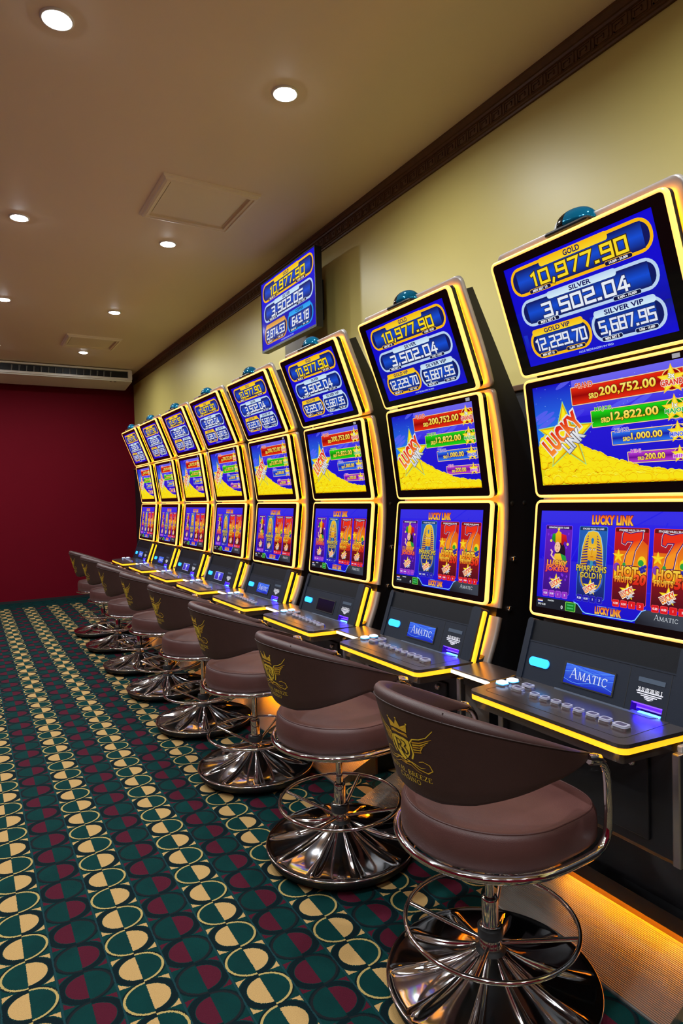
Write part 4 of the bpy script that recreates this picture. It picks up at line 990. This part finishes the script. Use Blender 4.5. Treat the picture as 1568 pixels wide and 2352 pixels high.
def back_z(phi):        # phi in radians from the middle of the back
    d = abs(math.degrees(phi))/122
    x = -.315*math.cos(phi)
    top = .945-.180*min(1, max(0, (x+.315)/.475))
    tb = ((0, .658), (20, .660), (40, .676), (60, .704), (80, .732), (100, .748), (123, .757)); g = abs(math.degrees(phi)); bot = .757
    for (g0, z0), (g1, z1) in zip(tb, tb[1:]):
        if g0 <= g <= g1: q = (g-g0)/(g1-g0); bot = z0+(z1-z0)*q; break
    return bot, top
def back_r(phi, f):     # outer radius at height fraction f
    d = abs(math.degrees(phi))/122
    rb, rtp = .262, .338
    k = d*d*(3-2*d)
    return (rb+(rtp-rb)*f)*(1-k)+(.283)*k
def build_stool():
    t = thing('swivel_stool', '', 'stool', (0, 0, 0), 'brown leather swivel stools in front of the slot machines')
    # base
    def rib(r, z, th):
        if r < .045 or r > .296: return r, z
        f = math.sin(PI*min(1, max(0, (r-.045)/.25)))**.5
        c = abs(((th*10/(2*PI)) % 1)-.5)*2          # 1 on the rib line
        g = math.exp(-((1-c)/.13)**2)
        return r, z+f*(.013*g-.004*(1-g))
    prof = [(.036, .137), (.044, .134), (.058, .126), (.075, .117), (.095, .107), (.120, .0965), (.150, .086), (.180, .0775), (.215, .070), (.25, .0645), (.28, .061), (.296, .0595), (.302, .0615), (.306, .0605), (.307, .056), (.303, .052), (.28, .050)]
    b = MB(); b.lathe(prof, 160, rib=rib); ba = b.build('base', M_chrome, t)
    b = MB(); b.lathe([(.27, .050), (.300, .051), (.302, .046), (.296, .026), (.288, .024), (.25, .024), (.0001, .024)], 64); b.build('skirt', M_rubber, ba)
    for i in range(6):
        th = 2*PI*i/6+.35; b = MB(); b.ball((.262*math.cos(th), .262*math.sin(th), .0145), .0145, 12, 8); b.build('caster', M_blackgl, ba)
    b = MB(); b.lathe([(.0001, .124), (.042, .124), (.044, .128), (.043, .136), (.034, .140), (.031, .150), (.0305, .172), (.034, .175), (.037, .178), (.0375, .203), (.034, .207), (.0001, .207)], 32, mi=0); b.build('collar', M_rubber, t)
    b = MB(); b.lathe([(.0315, .141), (.0330, .146), (.0330, .168), (.0318, .173)], 32); hub = b.build('hub', M_chrome, t)
    b = MB(); b.lathe([(.0305, .207), (.0245, .209), (.0240, .213), (.0238, .284), (.022, .291), (.0145, .292)], 32); b.build('sleeve', M_chrome, t)
    b = MB(); b.lathe([(.0134, .28), (.0134, .485)], 24); b.build('post', M_chrome, t)
    # foot ring with four spokes
    R = .247
    b = MB(); b.tube([(R*math.cos(2*PI*k/72), R*math.sin(2*PI*k/72), .222) for k in range(72)], .0068, 10, loop=True); fr = b.build('foot_ring', M_chrome, t)
    for k in range(4):
        th = PI/4*0+PI/2*k+math.radians(38); b = MB(); b.tube([(.028*math.cos(th), .028*math.sin(th), .160), ((R-.004)*math.cos(th), (R-.004)*math.sin(th), .2205)], .0062, 10); b.build('spoke', M_chrome, fr)
    b = MB(); b.lathe([(.0001, .474), (.05, .474), (.11, .486), (.20, .494), (.20, .503), (.0001, .503)], 32); b.build('seat_plate', M_black, t)
    # seat cushion
    def seat_out(d, n=72):
        pts = []
        for k in range(n):
            th = 2*PI*k/n; c, s = math.cos(th), math.sin(th)
            if c < 0: r = .252
            else:
                e = 2+1.8*min(1, c*1.6); r = 1/((abs(c)/.252)**e+(abs(s)/.252)**e)**(1/e)
            pts.append(((r-d)*c, (r-d)*s))
        return pts
    b = MB(); secs = []
    for d, z in ((.012, .500), (.004, .504), (0, .515), (-.001, .55), (.002, .578), (.008, .590), (.015, .5955), (.019, .5955), (.024, .594), (.05, .598), (.10, .604), (.16, .607), (.21, .608), (.235, .608)):
        secs.append([(x, y, z+(.012*max(0, -x)/.25 if z > .57 else 0)) for x, y in seat_out(d)])
    b.sweep(secs); st = b.build('seat', M_leather, t)
    b = MB(); b.tube([(x, y, .5935+.012*max(0, -x)/.25) for x, y in seat_out(.0135, 96)], .0032, 6, loop=True); b.build('seat_piping', M_leather, st)
    # chrome arm tube: under the seat round the back, up at the front to the arm tips
    zt = .497; path = []
    for s_ in (1, -1):
        seg = [(.120, .262*s_, .752), (.150, .262*s_, .747), (.172, .261*s_, .734), (.186, .260*s_, .712), (.193, .259*s_, .68), (.197, .2585*s_, .60), (.195, .258*s_, .555), (.187, .258*s_, .528), (.165, .259*s_, .507), (.135, .261*s_, .498), (.09, .263*s_, zt), (.04, .264*s_, zt)]
        if s_ == 1:
            path += seg; path += [(-.264*math.sin(th), .264*math.cos(th), zt) for th in [PI*k/28 for k in range(29)]]
        else: path += seg[::-1]
    b = MB(); b.tube(path, .0118, 12); b.build('arm_tube', M_chrome, t)
    for s_ in (-1, 1):
        b = MB(); b.tube([(.118, s_*.258, .757), (.135, s_*.262, .756), (.155, s_*.262, .750)], .014, 10); b.build('arm_cap', M_chrome, t)
    # wrap-round backrest
    n = 60; secs = []; TH = .040
    for i in range(n+1):
        phi = math.radians(-122+244*i/n); zb, zt_ = back_z(phi); d = abs(math.degrees(phi))/122
        th = TH*(1-.45*d**3); h = zt_-zb; sec = []
        endk = 1.0
        if d > .965: endk = math.sqrt(max(0.02, 1-((d-.965)/.035)**2))
        zm = (zt_+zb)/2; h *= endk; zb = zm-h/2; th *= .5+.5*endk
        rr_ = min(.012, h*.3)
        prof = []
        # outer face bottom -> top
        for f in (0.06, .2, .35, .5, .65, .8, .90): prof.append((0, f))
        prof += [(.002, .945), (.008, .975), (th*.45, 1.0), (th*.78, .99), (th*.96, .96)]
        for f in (.9, .8, .6, .4, .2, .08): prof.append((th*(1+.10*math.sin(PI*f)), f))
        prof += [(th*.8, .02), (th*.4, 0), (.004, .02)]
        for ins, f in prof:
            r = back_r(phi, f)-ins; sec.append((-r*math.cos(phi), -r*math.sin(phi), zb+h*f))
        secs.append(sec)
    b = MB(); b.sweep(secs); bk = b.build('backrest', M_leather_shade, t)
    def on_back(phi, z, lift):
        zb, zt_ = back_z(phi); r = back_r(phi, (z-zb)/(zt_-zb))+lift; return (-r*math.cos(phi), -r*math.sin(phi), z)
    pth = []
    for i in range(81):
        phi = math.radians(-118+236*i/80); zb, zt_ = back_z(phi); pth.append(on_back(phi, zb+(zt_-zb)*.895, .0005))
    b = MB(); b.tube(pth, .0021, 6); b.build('piping', M_seam, bk)
    b = MB(); pts = []
    for f in (.895, .93, .96, .985): pts.append(on_back(math.radians(28), back_z(math.radians(28))[0]+(back_z(math.radians(28))[1]-back_z(math.radians(28))[0])*f, .0006-(f-.895)*.12))
    b.tube(pts, .002, 6); b.build('top_seam', M_seam, bk)
    # gold emblem printed on the back
    a = emblem_art(); me = bpy.data.meshes.new('emblem'); sc = .092; zc = .800
    co = []
    for x, y, l in a.v:
        # seen from behind, right is towards -y
        phi = x*.117/.300; z = zc+y*.080
        co.append(on_back(phi, z, .0007+.0004*l))
    me.from_pydata(co, [], a.f); me.update()
    at = me.color_attributes.new('Col', 'FLOAT_COLOR', 'CORNER'); buf = []
    for cs in a.c:
        for c in cs: buf.extend((*lin(c), 1))
    at.data.foreach_set('color', buf); me.materials.append(M_gold)
    o = bpy.data.objects.new('emblem', me); COL.objects.link(o); o.parent = bk
    return t

ST = ['stool nearest the camera, in front of the slot machine at the right edge',
      'second stool from the camera, its seat and foot ring fully in view',
      'third stool from the camera, half hidden behind the second',
      'fourth stool from the camera, with the third stool overlapping its right side',
      'fifth stool from the camera along the row',
      'third farthest stool, sixth from the camera',
      'second farthest stool, only a strip of its back and seat showing',
      'farthest stool of the row, seen against the dark red wall']
hub = [(1.457, 1.574), (1.4656, 2.5776), (1.475, 3.61), (1.478, 4.595), (1.480, 5.575), (1.462, 6.54), (1.464, 7.60), (1.470, 8.53)]
rz = [0, 2, -3, 2, 3, -4, 3, 0]
s0 = build_stool(); s0['label'] = 'brown leather '+ST[0]; s0.location = (hub[0][0]*P, hub[0][1]*P, 0)
for i in range(1, 8):
    dup(s0, (hub[i][0]*P, hub[i][1]*P, 0), 'brown leather '+ST[i], math.radians(rz[i]*.6))
import OpenImageIO as oiio, sys, numpy as np
im=oiio.ImageBuf(sys.argv[1]).get_pixels(oiio.UINT8)[:,:,:3]
s=683/1568
for n,(x,y) in {'ceil mid':(480,280),'ceil left':(60,300),'ceil far':(350,650),'ceil top':(900,100),'wall bright':(1050,560),'wall top':(1250,260),'wall far':(400,900),'red hi':(150,950),'red low':(100,1300),'dash':(1260,1460),'back':(1120,1700),'seat top':(1150,1860),'seat side':(1120,1960),'deck':(1180,1640),'mside':(1190,1250),'carpet':(60,2000)}.items():
    X,Y=int(x*s),int(y*s); print(n,(x,y),im[Y-2:Y+3,X-2:X+3].mean((0,1)).round())
